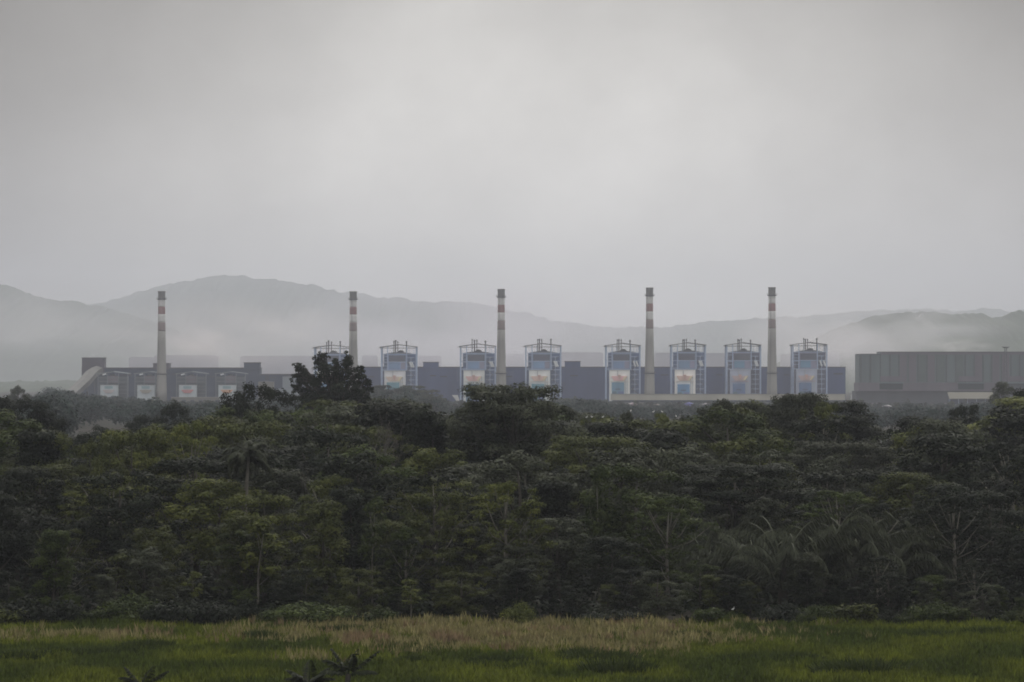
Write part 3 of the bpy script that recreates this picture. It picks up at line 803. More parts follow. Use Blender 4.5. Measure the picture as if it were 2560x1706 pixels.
def big_tree():
    """the many-headed tall tree: (across, height, radius) of its boughs in metres"""
    r = np.random.default_rng(61); root = thing('tall_tree', None, None); k = .0821; cl = []
    B = [(805, 892, 11), (799, 904, 15), (812, 915, 15), (815, 932, 22), (866, 900, 12), (862, 916, 17), (876, 931, 18), (898, 926, 12), (904, 944, 17), (914, 962, 15), (893, 983, 22), (748, 918, 12), (757, 932, 17),
         (750, 955, 19), (763, 980, 21), (776, 1006, 22), (830, 952, 26), (798, 957, 24), (850, 972, 26), (822, 997, 30), (870, 1000, 26), (907, 998, 18), (778, 1032, 25), (850, 1036, 30), (899, 1032, 21), (740, 940, 9), (924, 975, 9), (838, 908, 8), (835, 925, 14), (780, 955, 16), (842, 940, 18), (880, 958, 18), (800, 1042, 24), (870, 1052, 26), (762, 1018, 18), (832, 1020, 28), (790, 985, 22), (740, 968, 12), (918, 1008, 14)]
    for px_, py_, rr in B:
        for j in range(6):
            q = rr * k * (.60 if j else .82); o = r.normal(0, .62 * rr * k, 3) if j else np.zeros(3)
            cl.append(((px_ - 836) * k + o[0] * .8, r.normal(0, 3.2) * (rr / 25) + o[1], 26.6 + (945 - py_) * k + o[2] * .7, q, q * 1.1, q * .8))
        for j in range(7):
            o = unit(r.normal(size=3)) * rr * k * r.uniform(.85, 1.3); q = rr * k * r.uniform(.16, .3)
            cl.append(((px_ - 836) * k + o[0], o[1] * 1.2, 26.6 + (945 - py_) * k + o[2] * .9, q, q, q * .8))
    cl = np.array(cl); V, Q, T = clump_leaves(cl, 52, .78, .27, r, .3)
    np_mesh('crown', V, Q, LEAF, root, {'tint': ('FLOAT', T)}, (.03, .035, .02))
    tb = MB(); tb.tube([(0, 0, -.3), (.3, 0, 8), (-.2, .2, 16), (0, 0, 24)], [.75, .6, .45, .2], 8)
    for c in cl[::4]:
        z0 = min(22, max(7, c[2] - 7)); st = Vector((0, 0, z0)); e = Vector(c[:3]); tb.tube([st, st.lerp(e, .5) + Vector((0, 0, -.6)), e], [.26, .17, .06], 5)
    tb.build('trunk', bark, root, True); return root


PROTO['big'] = big_tree()


def shrub(seed, R, h, n, leaf=(.3, .18)):
    r = np.random.default_rng(seed); root = thing('shrub', None, None); cl = []
    for k in range(n):
        a = r.uniform(0, 6.28); q = R * math.sqrt(r.random()) * .8; rc = r.uniform(.25, .45) * R
        cl.append((q * math.cos(a), q * math.sin(a), max(rc * .5, (h - rc * .6) * (1 - (q / R) ** 2 * .6) * r.uniform(.5, 1)), rc, rc, rc * .8))
    V, Q, T = clump_leaves(np.array(cl), 230, leaf[0] * .75, leaf[1] * .7, r, .25)
    np_mesh('foliage', V, Q, LEAF, root, {'tint': ('FLOAT', T)}, (.05, .065, .025))
    st = MB()
    for k in range(6): st.tube([(r.uniform(-.2, .2), r.uniform(-.2, .2), -.1), tuple(cl[k][:3])], [.05, .02], 5)
    st.build('stem', bark, root)
    return root


PROTO['shrub_a'] = shrub(21, 2.0, 2.2, 16); PROTO['shrub_b'] = shrub(22, 2.6, 1.8, 20); PROTO['shrub_c'] = shrub(23, 1.5, 2.6, 14, (.4, .2))


def tussock(seed):
    r = np.random.default_rng(seed); root = thing('tussock', None, None); n = 1500
    a = r.uniform(0, 6.28, n); q = 1.5 * np.sqrt(r.random(n)); b = np.stack([q * np.cos(a) * 1.3, q * np.sin(a), np.zeros(n) - .05], 1)
    h = r.uniform(.5, 1.25, n) * (1.15 - .35 * (q / 1.5) ** 2); tip = b + np.stack([b[:, 0] * .3, b[:, 1] * .3, h], 1) + r.normal(0, .12, (n, 3))
    sd = np.stack([np.cos(a * 7), np.sin(a * 7), np.zeros(n)], 1) * .045
    V = np.stack([b - sd, b + sd, tip + sd * .3, tip - sd * .3], 1).reshape(-1, 3)
    np_mesh('foliage', V, np.arange(4 * n).reshape(-1, 4), LEAF, root, {'tint': ('FLOAT', np.clip(r.normal(1, .25, n), .4, 1.7))}, (.03, .04, .015))
    MB().lathe([(1.2, -.05), (1.0, .12), (.3, .2)], 12).build('root_mound', bark, root)
    return root


PROTO['tussock_a'] = tussock(51); PROTO['tussock_b'] = tussock(52)


def frond(mb_v, mb_q, tint, base, az, el, length, droop, nleaf, leafL, r, hang=.5, lw=.09):
    """one palm frond into lists: rachis strip plus leaflets"""
    pts = []; p = np.array(base, float); e = el
    n = 12
    for i in range(n + 1):
        pts.append(p.copy()); d_ = np.array([math.cos(az) * math.cos(e), math.sin(az) * math.cos(e), math.sin(e)])
        p = p + d_ * length / n; e -= droop / n * (1.4 * i / n + .3)
    pts = np.array(pts); side = np.array([-math.sin(az), math.cos(az), 0])
    def q4(a, b, c, d_, t_):
        o = sum(len(x) for x in mb_v); mb_v.append(np.array([a, b, c, d_])); mb_q.append(np.array([[o, o + 1, o + 2, o + 3]])); tint.append(t_)
    for i in range(n):
        w = .07 * (1 - i / n) + .02
        q4(pts[i] - side * w, pts[i] + side * w, pts[i + 1] + side * w * .8, pts[i + 1] - side * w * .8, 1.2)
    for k in range(nleaf):
        f = .12 + .88 * k / nleaf; i = min(n - 1, int(f * n)); u = f * n - i; b = pts[i] * (1 - u) + pts[i + 1] * u
        tng = unit(pts[i + 1] - pts[i]); L_ = leafL * (math.sin(math.pi * min(1, .15 + f * .8)) * .85 + .15)
        for sg in (-1, 1):
            d_ = unit(side * sg * (1 - hang * .6) + tng * .55 + np.array([0, 0, -hang]) + r.normal(size=3) * .12)
            wv = unit(np.cross(d_, np.array([0, 0, 1.])) + tng * .3) * lw
            q4(b, b + d_ * L_ * .5 + wv, b + d_ * L_ + np.array([0, 0, -hang * L_ * .2]), b + d_ * L_ * .5 - wv, float(np.clip(r.normal(1, .2), .5, 1.6)))


def fronds_obj(name, root, specs, r, colr):
    v, q, tt = [], [], []
    for sp in specs: frond(v, q, tt, *sp, r)
    return np_mesh(name, np.concatenate(v), np.concatenate(q), LEAF, root, {'tint': ('FLOAT', np.array(tt))}, colr)


def coconut(seed, h, lean, nf=20):
    r = np.random.default_rng(seed); root = thing('palm_tree', None, None); tb = MB()
    pts = [(lean * h * (k / 6) ** 1.6, .0, h * k / 6 - .2) for k in range(7)]
    tb.tube(pts, [.16, .13, .12, .11, .105, .10, .10], 8); tb.build('trunk', bark_pale, root, True)
    sp = [(pts[-1], 2 * math.pi * k / nf + r.uniform(-.2, .2), r.uniform(-.2, 1.25), r.uniform(2.1, 2.9), r.uniform(1.6, 2.8), 26, .6) for k in range(nf)]
    fronds_obj('crown', root, sp, r, (.055, .06, .03)); return root


def sago(seed, h, nf=16):
    r = np.random.default_rng(seed); root = thing('sago_palm', None, None)
    tb = MB(); tb.tube([(0, 0, -.2), (.1, 0, h * .2), (.1, .1, h * .45)], [.4, .35, .25], 8); tb.build('trunk', bark, root, True)
    sp = [((.1, 0, h * r.uniform(.15, .42)), 2 * math.pi * k / nf + r.uniform(-.25, .25), r.uniform(.75, 1.4), h * r.uniform(.65, .95), r.uniform(1.4, 2.6), 40, 1.0) for k in range(nf)]
    v, q, tt = [], [], []
    for x_ in sp: frond(v, q, tt, *x_, r, .8, .06)
    np_mesh('crown', np.concatenate(v), np.concatenate(q), LEAF, root, {'tint': ('FLOAT', np.array(tt))}, (.045, .05, .03)); return root


PROTO['palm_a'] = coconut(31, 12, .03); PROTO['palm_b'] = coconut(32, 12, -.09)
PROTO['sago_a'] = sago(33, 9); PROTO['sago_b'] = sago(34, 9, 20)


def bare(seed, h, spread=.5):
    r = np.random.default_rng(seed); root = thing('bare_tree', None, None); tb = MB(); lv = []
    def grow(p, d_, L_, rad, k):
        q = p + d_ * L_; m = p.lerp(q, .5) + Vector(r.normal(size=3) * L_ * .06)
        tb.tube([p, m, q], [rad, rad * .8, rad * .62], 5)
        if k == 0: lv.append(q); return
        for _ in range(3 if k > 1 else 4):
            nd_ = (d_ + Vector(r.normal(size=3)) * spread).normalized(); nd_.z = abs(nd_.z) * .9 + .05
            grow(q, nd_.normalized(), L_ * r.uniform(.55, .8), rad * .6, k - 1)
    grow(Vector((0, 0, -.2)), Vector((.05, 0, 1)).normalized(), h * .36, h * .014, 5)
    tb.build('branches', mat("dry_grey_bark", (.10, .092, .085), .9, .2, 1.0, .1), root, True)
    c = np.array([tuple(p) for p in lv]); c = c[r.random(len(c)) < .5]
    n = unit(r.normal(size=(len(c), 3))); V, Q = cards(c, n, .3, .16, r)
    np_mesh('dry_leaves', V, Q, LEAF, root, {'tint': ('FLOAT', r.uniform(.8, 1.4, len(c)))}, (.11, .10, .08)); return root


PROTO['bare'] = bare(41, 14); PROTO['bare_b'] = bare(42, 14, .65)
PH = dict(tussock_a=1.3, tussock_b=1.3, big=30, round_a=16, round_b=16, round_c=16, umbrella=20, layered=16, tall=30, column=16, slender=14, cone=16, feather=16, shrub_a=2.2, shrub_b=1.9, shrub_c=2.7,
          palm_a=13.5, palm_b=13.5, sago_a=9.8, sago_b=9.8, bare=14, bare_b=14)

USED = set(); TREES = []       # (object, px, py_top, d, kind, colour word)
CW = {'dark': ((.018, .024, .014), 'dark grey-green'), 'grey': ((.056, .064, .040), 'grey-green'), 'green': ((.046, .064, .018), 'mid-green'),
      'olive': ((.066, .078, .024), 'olive-green'), 'lime': ((.105, .122, .032), 'yellow-green'), 'pale': ((.085, .088, .055), 'pale green'),
      'rust': ((.13, .075, .04), 'reddish-brown'), 'dry': ((.10, .09, .07), 'dry grey-brown')}
KW = dict(tussock_a='grass tussock', tussock_b='wide grass tussock', round_a='round-crowned tree', round_b='broad bushy tree', round_c='full leafy tree', umbrella='wide flat-topped tree', layered='tiered-branch tree', tall='tall spreading tree',
          column='creeper-covered tree', slender='thin-stemmed tree', cone='cone-shaped tree', feather='feathery loose tree', shrub_a='rounded shrub', shrub_b='low wide shrub', shrub_c='upright shrub',
          palm_a='straight palm', palm_b='leaning palm', sago_a='long-fronded palm', sago_b='drooping-fronded palm', bare='leafless twiggy tree', bare_b='leafless spreading tree')


def plant(kind, px, d, h, colr, wide=1.0, label=None, group='trees of the forest', name=None, sx=None):
    src = PROTO[kind]
    o = src if kind not in USED else dup(src)
    USED.add(kind)
    k = h / PH[kind]
    o.location = (WX(px, d), d, 0); o.scale = (k * wide, k * wide, k); o.rotation_euler = (0, 0, rng.uniform(0, 6.28) if sx is None else sx)
    c = np.array(CW[colr][0]) * rng.uniform(.75, 1.15) * .90
    for ch in o.children:
        if ch.name.split('.')[0] in ('crown', 'foliage', 'dry_leaves'): ch.color = (*c, 1)
    o['category'] = 'shrub' if kind.startswith('shrub') else 'grass tussock' if kind.startswith('tuss') else 'palm' if kind[:4] in ('palm', 'sago') else 'tree'
    o['group'] = group
    if label: o['label'] = label
    TREES.append((o, px, PY(h, d), d, kind, colr, bool(label)))
    return o


def plant_top(kind, px, d, ytop, colr, wpx=None, **kw):
    h = WZ(ytop, d); wide = 1.0
    if wpx:
        base = {'round_a': 8.8, 'round_b': 9.8, 'round_c': 7.6, 'umbrella': 15.5, 'layered': 9, 'tall': 12, 'column': 6, 'slender': 5, 'cone': 8.5, 'feather': 9,
                'shrub_a': 4.4, 'shrub_b': 5.6, 'shrub_c': 3.6}.get(kind, 9)
        wide = (wpx * d / F) / (base * h / PH[kind])
    return plant(kind, px, d, h, colr, wide, **kw)


# hero trees picked out of the photo
plant('big', 836, 1000, 30, 'dark', 1.0, label='tall dark spreading tree standing above the forest in front of second chimney', sx=0)
plant_top('umbrella', 1282, 690, 962, 'grey', 340, label='wide tiered dark tree with broad crown below the middle chimney', sx=.3)
plant_top('round_b', 640, 900, 960, 'dark', 150, label='dark round-crowned tree on the skyline left of the tall dark tree', sx=1)
plant_top('round_a', 585, 880, 985, 'dark', 110, label='dark crown at left shoulder of the skyline clump left of tall tree')
plant_top('round_b', 700, 930, 975, 'dark', 130, label='dark leafy crown touching left side of the tall spreading tree')
plant_top('round_c', 434, 1050, 1004, 'dark', 100, label='dark rounded tree poking above the skyline right of the leftmost chimney')
plant_top('round_a', 355, 1050, 1042, 'dark', 95, label='small dark crown just left of the rounded skyline tree')
plant_top('round_c', 250, 1000, 1064, 'dark', 110, label='small dark crown on skyline before the bare brown ground at left')
plant_top('round_b', 40, 900, 994, 'dark', 215, label='big black-green crown at the left edge of the skyline')
plant_top('round_a', 112, 900, 1030, 'dark', 135, label='lower dark crown leaning right of the big left-edge crown')
plant_top('round_c', 46, 2100, 964, 'grey', 55, label='hazy grey tree behind the big dark left-edge crown')
for px_, d, yt, w_, lab in ((1205, 700, 1003, 170, 'grey-green crown under the left side of the wide tiered tree'), (1290, 705, 985, 230, 'grey-green full crown right behind the wide tiered tree'),
                           (1375, 698, 1002, 160, 'grey-green crown under the right side of the wide tiered tree'), (1150, 715, 1022, 120, 'grey-green crown at far left foot of the wide tiered tree')):
    plant_top('round_b', px_, d, yt, 'grey', w_, label=lab)
plant_top('umbrella', 1990, 800, 984, 'grey', 190, label='flat-topped tree on the skyline below the last boiler tower')
plant_top('layered', 1850, 820, 990, 'grey', 150, label='tiered tree on skyline between the last two chimneys')
plant_top('round_b', 1790, 780, 1003, 'grey', 130, label='grey-green bushy crown on skyline left of rightmost chimney foot')
plant_top('feather', 2060, 760, 1005, 'olive', 160, label='olive loose-leaved crown on skyline below the right end of blue hall')
plant_top('round_a', 2505, 1900, 958, 'grey', 70, label='hazy grey-green tree before the cream-roofed sheds near the right edge')
plant_top('round_b', 2420, 900, 1012, 'dark', 120, label='dark bushy crown on skyline below the right-hand cream roof')
plant_top('round_a', 2555, 850, 978, 'dark', 110, label='dark crown cut by the right picture edge on the skyline')
plant_top('bare', 958, 640, 1040, 'dry', 120, label='leafless grey twiggy tree below the tall dark tree, right side')
plant_top('bare_b', 795, 579, 1155, 'dry', 90, label='leafless grey tree mid-forest below the tall dark tree')
plant_top('bare', 930, 620, 1130, 'dry', 80, label='lower bare branches tree under the leafless twiggy one')
plant_top('palm_a', 610, 569, 1085, 'grey', None, label='pale straight-trunked palm in the left half of the forest', sx=0)
plant_top('palm_b', 590, 575, 1110, 'grey', None, label='thin leaning palm just left of the pale straight palm', sx=3.0)
plant_top('feather', 1262, 545, 1205, 'lime', 220, label='bright yellow-green leafy tree in the lower middle of the forest')
plant_top('layered', 1085, 549, 1218, 'olive', 150, label='olive tiered tree left of the bright yellow-green tree')
plant_top('layered', 1010, 545, 1290, 'olive', 170, label='spreading olive tree low in the forest above the lone sapling')
plant_top('slender', 1027, 525, 1448, 'lime', 70, label='lone thin pale-stemmed sapling at grass edge below tall tree', sx=-1.6)
plant_top('shrub_a', 1300, 518, 1503, 'lime', 112, label='pale green rounded bush on grass edge below the wide tiered tree', group='shrubs at the forest edge')
plant_top('slender', 640, 531, 1300, 'lime', 120, label='slanting pale thin-stemmed tree low in the left forest', sx=0)
plant_top('slender', 488, 528, 1430, 'lime', 60, label='thin young yellow-green sapling at lower left forest edge')
plant_top('layered', 330, 640, 1058, 'lime', 190, label='yellow-green tiered crown near the skyline below leftmost chimney')
plant_top('round_b', 250, 620, 1100, 'olive', 170, label='olive bushy crown left of the tiered crown below leftmost chimney')
plant_top('layered', 110, 640, 1075, 'olive', 170, label='olive flat crown below the big dark crown at left edge')
plant_top('feather', 480, 650, 1055, 'lime', 180, label='yellow-green loose crown right of the rounded dark skyline tree')
plant_top('layered', 620, 680, 1040, 'olive', 200, label='olive tiered crown below the skyline clump left of the tall tree')
plant_top('layered', 660, 551, 1225, 'lime', 190, label='yellow-green tiered tree right of and below the pale palm')
plant_top('feather', 830, 554, 1190, 'olive', 190, label='olive loose tree below the tall dark tree, mid-forest')
for i, (px_, yt) in enumerate(((1960, 1190), (2055, 1215), (2140, 1195), (2235, 1225), (1880, 1240), (2310, 1260), (1770, 1250), (2010, 1300), (1700, 1330), (2180, 1310), (1830, 1180), (2270, 1180), (2090, 1270), (1930, 1290), (2380, 1230), (1640, 1270))):
    plant_top(('sago_a', 'sago_b')[i % 2], px_, 539 + 5 * i, yt, 'grey')

for px_, yt, d, lab in ((1474, 1046, 830, 'yellow-green treetop under the two leftmost white birds'), (1515, 1043, 836, 'yellow-green treetop under the third white bird'), (1579, 1031, 862, 'slim grey-green treetop under the lone white bird'),
                        (1645, 1033, 852, 'yellow-green broad treetop under the pair of white birds'), (1690, 1044, 822, 'grey-green treetop under the rightmost white bird')):
    plant_top('round_b' if 'broad' in lab or 'grey' in lab else 'feather', px_, d, yt, 'lime' if 'yellow' in lab else 'grey', 90, label=lab)

for i, (px_, d, yt, lab) in enumerate(((145, 534, 1370, 'thin pale-stemmed tree low in the forest near left picture edge'), (290, 536, 1385, 'thin pale-stemmed tree low in the forest below the conveyor gallery'),
                                       (930, 540, 1245, 'thin pale-stemmed tree mid forest right of the tall dark tree'), (1305, 545, 1262, 'thin pale stem rising through the bright yellow-green tree'),
                                       (1500, 560, 1165, 'pale-stemmed slender tree mid forest below the right-hand roof block'), (760, 531, 1400, 'thin pale-stemmed tree at forest foot below the tall dark tree'))):
    plant_top('slender', px_, d, yt, ('green', 'olive')[i % 2], 90, label=lab)

# skyline of the near forest (photo row by photo column)
SKX = [-200, 0, 130, 160, 200, 300, 330, 400, 480, 520, 560, 640, 720, 930, 1000, 1080, 1140, 1180, 1400, 1440, 1500, 1600, 1700, 1760, 1840, 1990, 2060, 2110, 2160, 2250, 2340, 2400, 2460, 2560, 2760]
SKY = [1010, 1012, 1065, 1090, 1085, 1080, 1058, 1052, 1050, 1030, 1010, 1000, 1000, 1003, 1005, 1018, 1015, 1000, 1005, 1032, 1045, 1040, 1040, 1025, 1005, 1000, 1010, 1030, 1045, 1048, 1045, 1020, 1005, 992, 980]
ROWS = [(533, 6, 10.5), (541, 8, 13.5), (553, 9, 15), (568, 11, 16.5), (588, 13, 18), (614, 14, 19.5), (648, 15, 21.5), (692, 16.5, 22.5), (740, 18, 23), (800, 18, 24), (880, 18, 25), (960, 18, 25), (1060, 18, 25)]
KN = ['round_a', 'round_b', 'round_c', 'layered', 'column', 'feather', 'round_b', 'round_a', 'round_c', 'umbrella', 'round_b', 'round_a', 'feather']
CN = ['dark', 'grey', 'dark', 'olive', 'green', 'dark', 'grey', 'olive', 'dark', 'green', 'lime', 'grey', 'olive']
for ri, (d, h0, h1) in enumerate(ROWS):
    step = (10.2 + .35 * ri) * F / d
    px_ = -90 + rng.uniform(0, step)
    while px_ < 2660:
        dd = d + rng.uniform(-5, 5) * (1 + ri * .25); sky_h = WZ(np.interp(px_, SKX, SKY) + rng.uniform(-12, 16), dd)
        h = min(rng.uniform(h0, h1), sky_h) if d < 720 else sky_h * rng.uniform(.88, 1.0)
        if 1700 < px_ < 2340 and ri < 3: h = min(h, rng.uniform(4, 7.5))
        kd = KN[rng.integers(len(KN))]
        if ri < 4 and kd == 'umbrella': kd = 'column'
        if kd == 'cone' and ri > 7: kd = 'round_b'
        cl = CN[rng.integers(len(CN))]
        if px_ > 1550 and ri < 6 and cl in ('lime', 'olive') and rng.random() < .6: cl = 'dark'
        if h > 3: plant(kd, px_, dd, h, cl, rng.uniform(1.2, 1.75) if kd not in ('column', 'cone') else rng.uniform(1.1, 1.5))
        px_ += step * rng.uniform(.7, 1.3)

# dense young growth at the foot of the forest
for d0, st in ((528, 5.0), (535, 6.0)):
    px_ = -60
    while px_ < 2640:
        kd = ('round_c', 'column', 'round_b', 'column')[rng.integers(4)]
        cl = ('dark', 'dark', 'grey', 'green', 'dark', 'olive')[rng.integers(6)]  # weighted to dark leaves, putting the forest foot's shade into their colour
        plant(kd, px_, d0 + rng.uniform(-1.5, 2.5), rng.uniform(2.6, 6.5), cl, rng.uniform(1.3, 2.0))
        px_ += st * F / d0 * rng.uniform(.6, 1.4)

# shrubs along the forest edge and in the field
px_ = -30
while px_ < 2600:
    d = rng.uniform(517, 527); kd = ('shrub_a', 'shrub_b', 'shrub_c', 'shrub_c')[rng.integers(4)]
    cl = ('green', 'green', 'olive', 'green', 'dark', 'olive')[rng.integers(6)]
    side = px_ < 560 or px_ > 1950
    if side or rng.random() < .6:
        plant(kd, px_, d - (3 if side else 0), rng.uniform(.7, 3.0) * (1.25 if side else 1), cl, rng.uniform(.8, 1.5), group='shrubs at the forest edge')
    px_ += rng.uniform(35, 95)
for i, (px_, yb, hh, wd) in enumerate(((1495, 1665, 1.5, 1.5), (1545, 1692, 1.7, 1.4), (1460, 1650, 1.2, 1.2), (1255, 1668, 1.1, 1.7), (1320, 1682, 1.1, 1.7), (1200, 1672, .9, 1.5), (2165, 1690, 1.5, 1.9),
                                      (2110, 1680, 1.1, 1.5), (1850, 1662, 1.0, 2.0), (1930, 1668, 1.0, 1.8), (1990, 1660, 1.0, 1.8), (2120, 1602, .9, 1.6), (650, 1606, 1.3, 1.0), (372, 1628, 1.2, 1.6),
                                      (860, 1590, 1.2, 1.5), (900, 1585, 1.0, 1.4), (2330, 1598, .9, 2.0), (1680, 1606, 1.2, 1.2), (1730, 1600, 1.0, 1.2), (40, 1655, 1.2, 2.2), (130, 1648, 1.1, 2.2), (230, 1642, 1.0, 2.2),
                                      (320, 1638, 1.0, 2.0), (700, 1635, .9, 1.8), (1040, 1662, .9, 1.5), (1560, 1600, .9, 1.2), (2470, 1590, 1.0, 1.8), (2040, 1585, .9, 1.5))):
    d = CAM_Z * F / (yb - HORIZON)
    plant(('tussock_a', 'tussock_b')[i % 2], px_, d, hh, 'green', wd, group='grass tussocks in the field')
for px_, yb in ((2395, 1545), (2425, 1543), (2330, 1548)):
    d = CAM_Z * F / (yb - HORIZON)
    plant('shrub_b', px_, d - 6, 1.5, 'dry', 1.0, group='shrubs at the forest edge')

# far woods between the forest and the plant
MIDX = [60, 90, 120, 150, 180, 240, 330, 400, 470, 560, 930, 960, 985, 1030, 1060, 1090, 1150, 1420, 1470, 1530, 1600, 1700, 1800, 2090, 2150, 2200, 2280, 2320, 2400, 2460, 2520, 2600]
MIDY = [985, 985, 962, 960, 970, 978, 985, 990, 1000, 998, 960, 958, 960, 955, 958, 985, 1005, 985, 985, 998, 1004, 1004, 1004, 1000, 1008, 1010, 1000, 1008, 1005, 995, 990, 985]
for a, b, st in ((70, 600, 24), (930, 1200, 24), (1410, 1800, 30), (2085, 2600, 36)):
    px_ = a
    while px_ < b:
        yt = np.interp(px_, MIDX, MIDY) + rng.uniform(0, 26)
        d = rng.uniform(3300, 4700) if px_ > 600 or rng.random() < .5 else rng.uniform(2900, 3600)
        h = float(np.clip(WZ(yt, d), 7, 27))
        kd = ('round_b', 'round_b', 'column', 'layered', 'round_c')[rng.integers(5)]
        plant(kd, px_, d, h, ('dark', 'grey', 'dark', 'green')[rng.integers(4)], rng.uniform(1.1, 1.8), group='hazy trees between forest and plant')
        px_ += st * rng.uniform(.6, 1.4)


def undergrowth():
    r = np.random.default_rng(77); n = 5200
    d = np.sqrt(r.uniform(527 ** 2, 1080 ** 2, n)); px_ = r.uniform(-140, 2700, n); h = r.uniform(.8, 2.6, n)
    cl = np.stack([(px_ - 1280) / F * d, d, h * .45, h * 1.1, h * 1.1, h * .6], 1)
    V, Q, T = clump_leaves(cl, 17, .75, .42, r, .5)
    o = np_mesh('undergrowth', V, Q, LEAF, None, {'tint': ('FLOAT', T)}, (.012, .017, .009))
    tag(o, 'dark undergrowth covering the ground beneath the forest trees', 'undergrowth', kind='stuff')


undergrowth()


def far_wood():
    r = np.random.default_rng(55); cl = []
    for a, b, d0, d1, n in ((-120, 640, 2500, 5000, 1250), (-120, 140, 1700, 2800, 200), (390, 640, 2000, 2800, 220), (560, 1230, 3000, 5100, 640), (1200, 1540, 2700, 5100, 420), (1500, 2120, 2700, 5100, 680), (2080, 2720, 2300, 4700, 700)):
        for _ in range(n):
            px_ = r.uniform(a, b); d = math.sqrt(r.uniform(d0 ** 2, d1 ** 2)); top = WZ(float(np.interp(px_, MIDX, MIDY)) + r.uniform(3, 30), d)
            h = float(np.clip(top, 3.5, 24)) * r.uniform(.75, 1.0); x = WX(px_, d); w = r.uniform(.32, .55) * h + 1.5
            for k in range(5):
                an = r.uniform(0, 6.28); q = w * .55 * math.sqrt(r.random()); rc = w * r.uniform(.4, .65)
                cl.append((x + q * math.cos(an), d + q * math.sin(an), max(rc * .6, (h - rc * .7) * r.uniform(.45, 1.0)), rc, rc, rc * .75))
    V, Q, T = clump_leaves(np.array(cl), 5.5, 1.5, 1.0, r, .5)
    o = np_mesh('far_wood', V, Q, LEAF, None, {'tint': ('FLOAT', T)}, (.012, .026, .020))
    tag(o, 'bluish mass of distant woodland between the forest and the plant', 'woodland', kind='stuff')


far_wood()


def outer_wood():
    """the same forest carried on past both ends of the view"""
    r = np.random.default_rng(56); cl = []
    for a, b in ((-900, -130), (2690, 3460)):
        for _ in range(330):
            px_ = r.uniform(a, b); d = math.sqrt(r.uniform(528 ** 2, 1050 ** 2)); h = r.uniform(7, 19); x = WX(px_, d); w = r.uniform(.3, .45) * h
            for k in range(7):
                an = r.uniform(0, 6.28); q = w * .7 * math.sqrt(r.random()); rc = w * r.uniform(.3, .5)
                cl.append((x + q * math.cos(an), d + q * math.sin(an), max(rc * .6, (h - rc * .7) * r.uniform(.15, 1.0)), rc, rc, rc * .85))
    V, Q, T = clump_leaves(np.array(cl), 26, .7, .4, r, .3)
    o = np_mesh('outer_wood', V, Q, LEAF, None, {'tint': ('FLOAT', T)}, (.030, .038, .020))
    tag(o, 'dark woodland carrying the forest on past the edges of the view', 'woodland', kind='stuff')


outer_wood()

# labels that tell the copies apart
LM = [(-300, 'left picture edge'), (140, 'left picture edge'), (232, 'conveyor gallery'), (404, 'leftmost chimney'), (520, 'third old boiler'), (660, 'cream shed'), (835, 'tall dark tree'),
      (996, 'second boiler tower'), (1080, 'left-hand roof block'), (1193, 'third boiler tower'), (1253, 'middle chimney'), (1357, 'fourth boiler tower'), (1440, 'right-hand roof block'), (1556, 'fifth boiler tower'), (1624, 'fourth chimney'),
      (1720, 'sixth boiler tower'), (1858, 'seventh boiler tower'), (1930, 'rightmost chimney'), (2023, 'last boiler tower'), (2130, 'pale tank house'), (2227, 'first shed opening'),
      (2420, 'cream shed roof'), (2508, 'lattice mast'), (2620, 'right picture edge')]


def band(py, d, g):
    if g.startswith('hazy'): return 'hazy far woods'
    if g == 'grass tussocks in the field': return 'field'
    if g.startswith('shrubs'): return 'forest foot'
    return 'skyline' if py < 1075 else 'upper forest' if py < 1150 else 'mid forest' if py < 1230 else 'lower forest' if py < 1320 else 'lowest forest'


cells = {}
for (o, px_, py_, d, kd, cl, lab) in TREES:
    if lab: continue
    lm = min(LM, key=lambda q: abs(q[0] - px_))[1]
    cells.setdefault((CW[cl][1], KW[kd], band(py_, d, o['group']), lm), []).append((px_, o))
ORD = {1: [''], 2: ['left of two: ', 'right of two: '], 3: ['left of three: ', 'middle of three: ', 'right of three: ']}
for (cw, kw_, bd, lm), lst in cells.items():
    lst.sort(key=lambda q: q[0]); n = len(lst)
    for i, (_, o) in enumerate(lst):
        pre = ORD[n][i] if n in ORD else ('first', 'second', 'third', 'fourth', 'fifth', 'sixth', 'seventh')[min(i, 6)] + ' from left: '
        o['label'] = f"{pre}{cw} {kw_}, {bd}, below {lm}" if 'edge' not in lm else f"{pre}{cw} {kw_}, {bd}, by {lm}"
for k_, o in list(PROTO.items()):
    if k_ not in USED:
        for ch in list(o.children): bpy.data.objects.remove(ch)
        bpy.data.objects.remove(o)

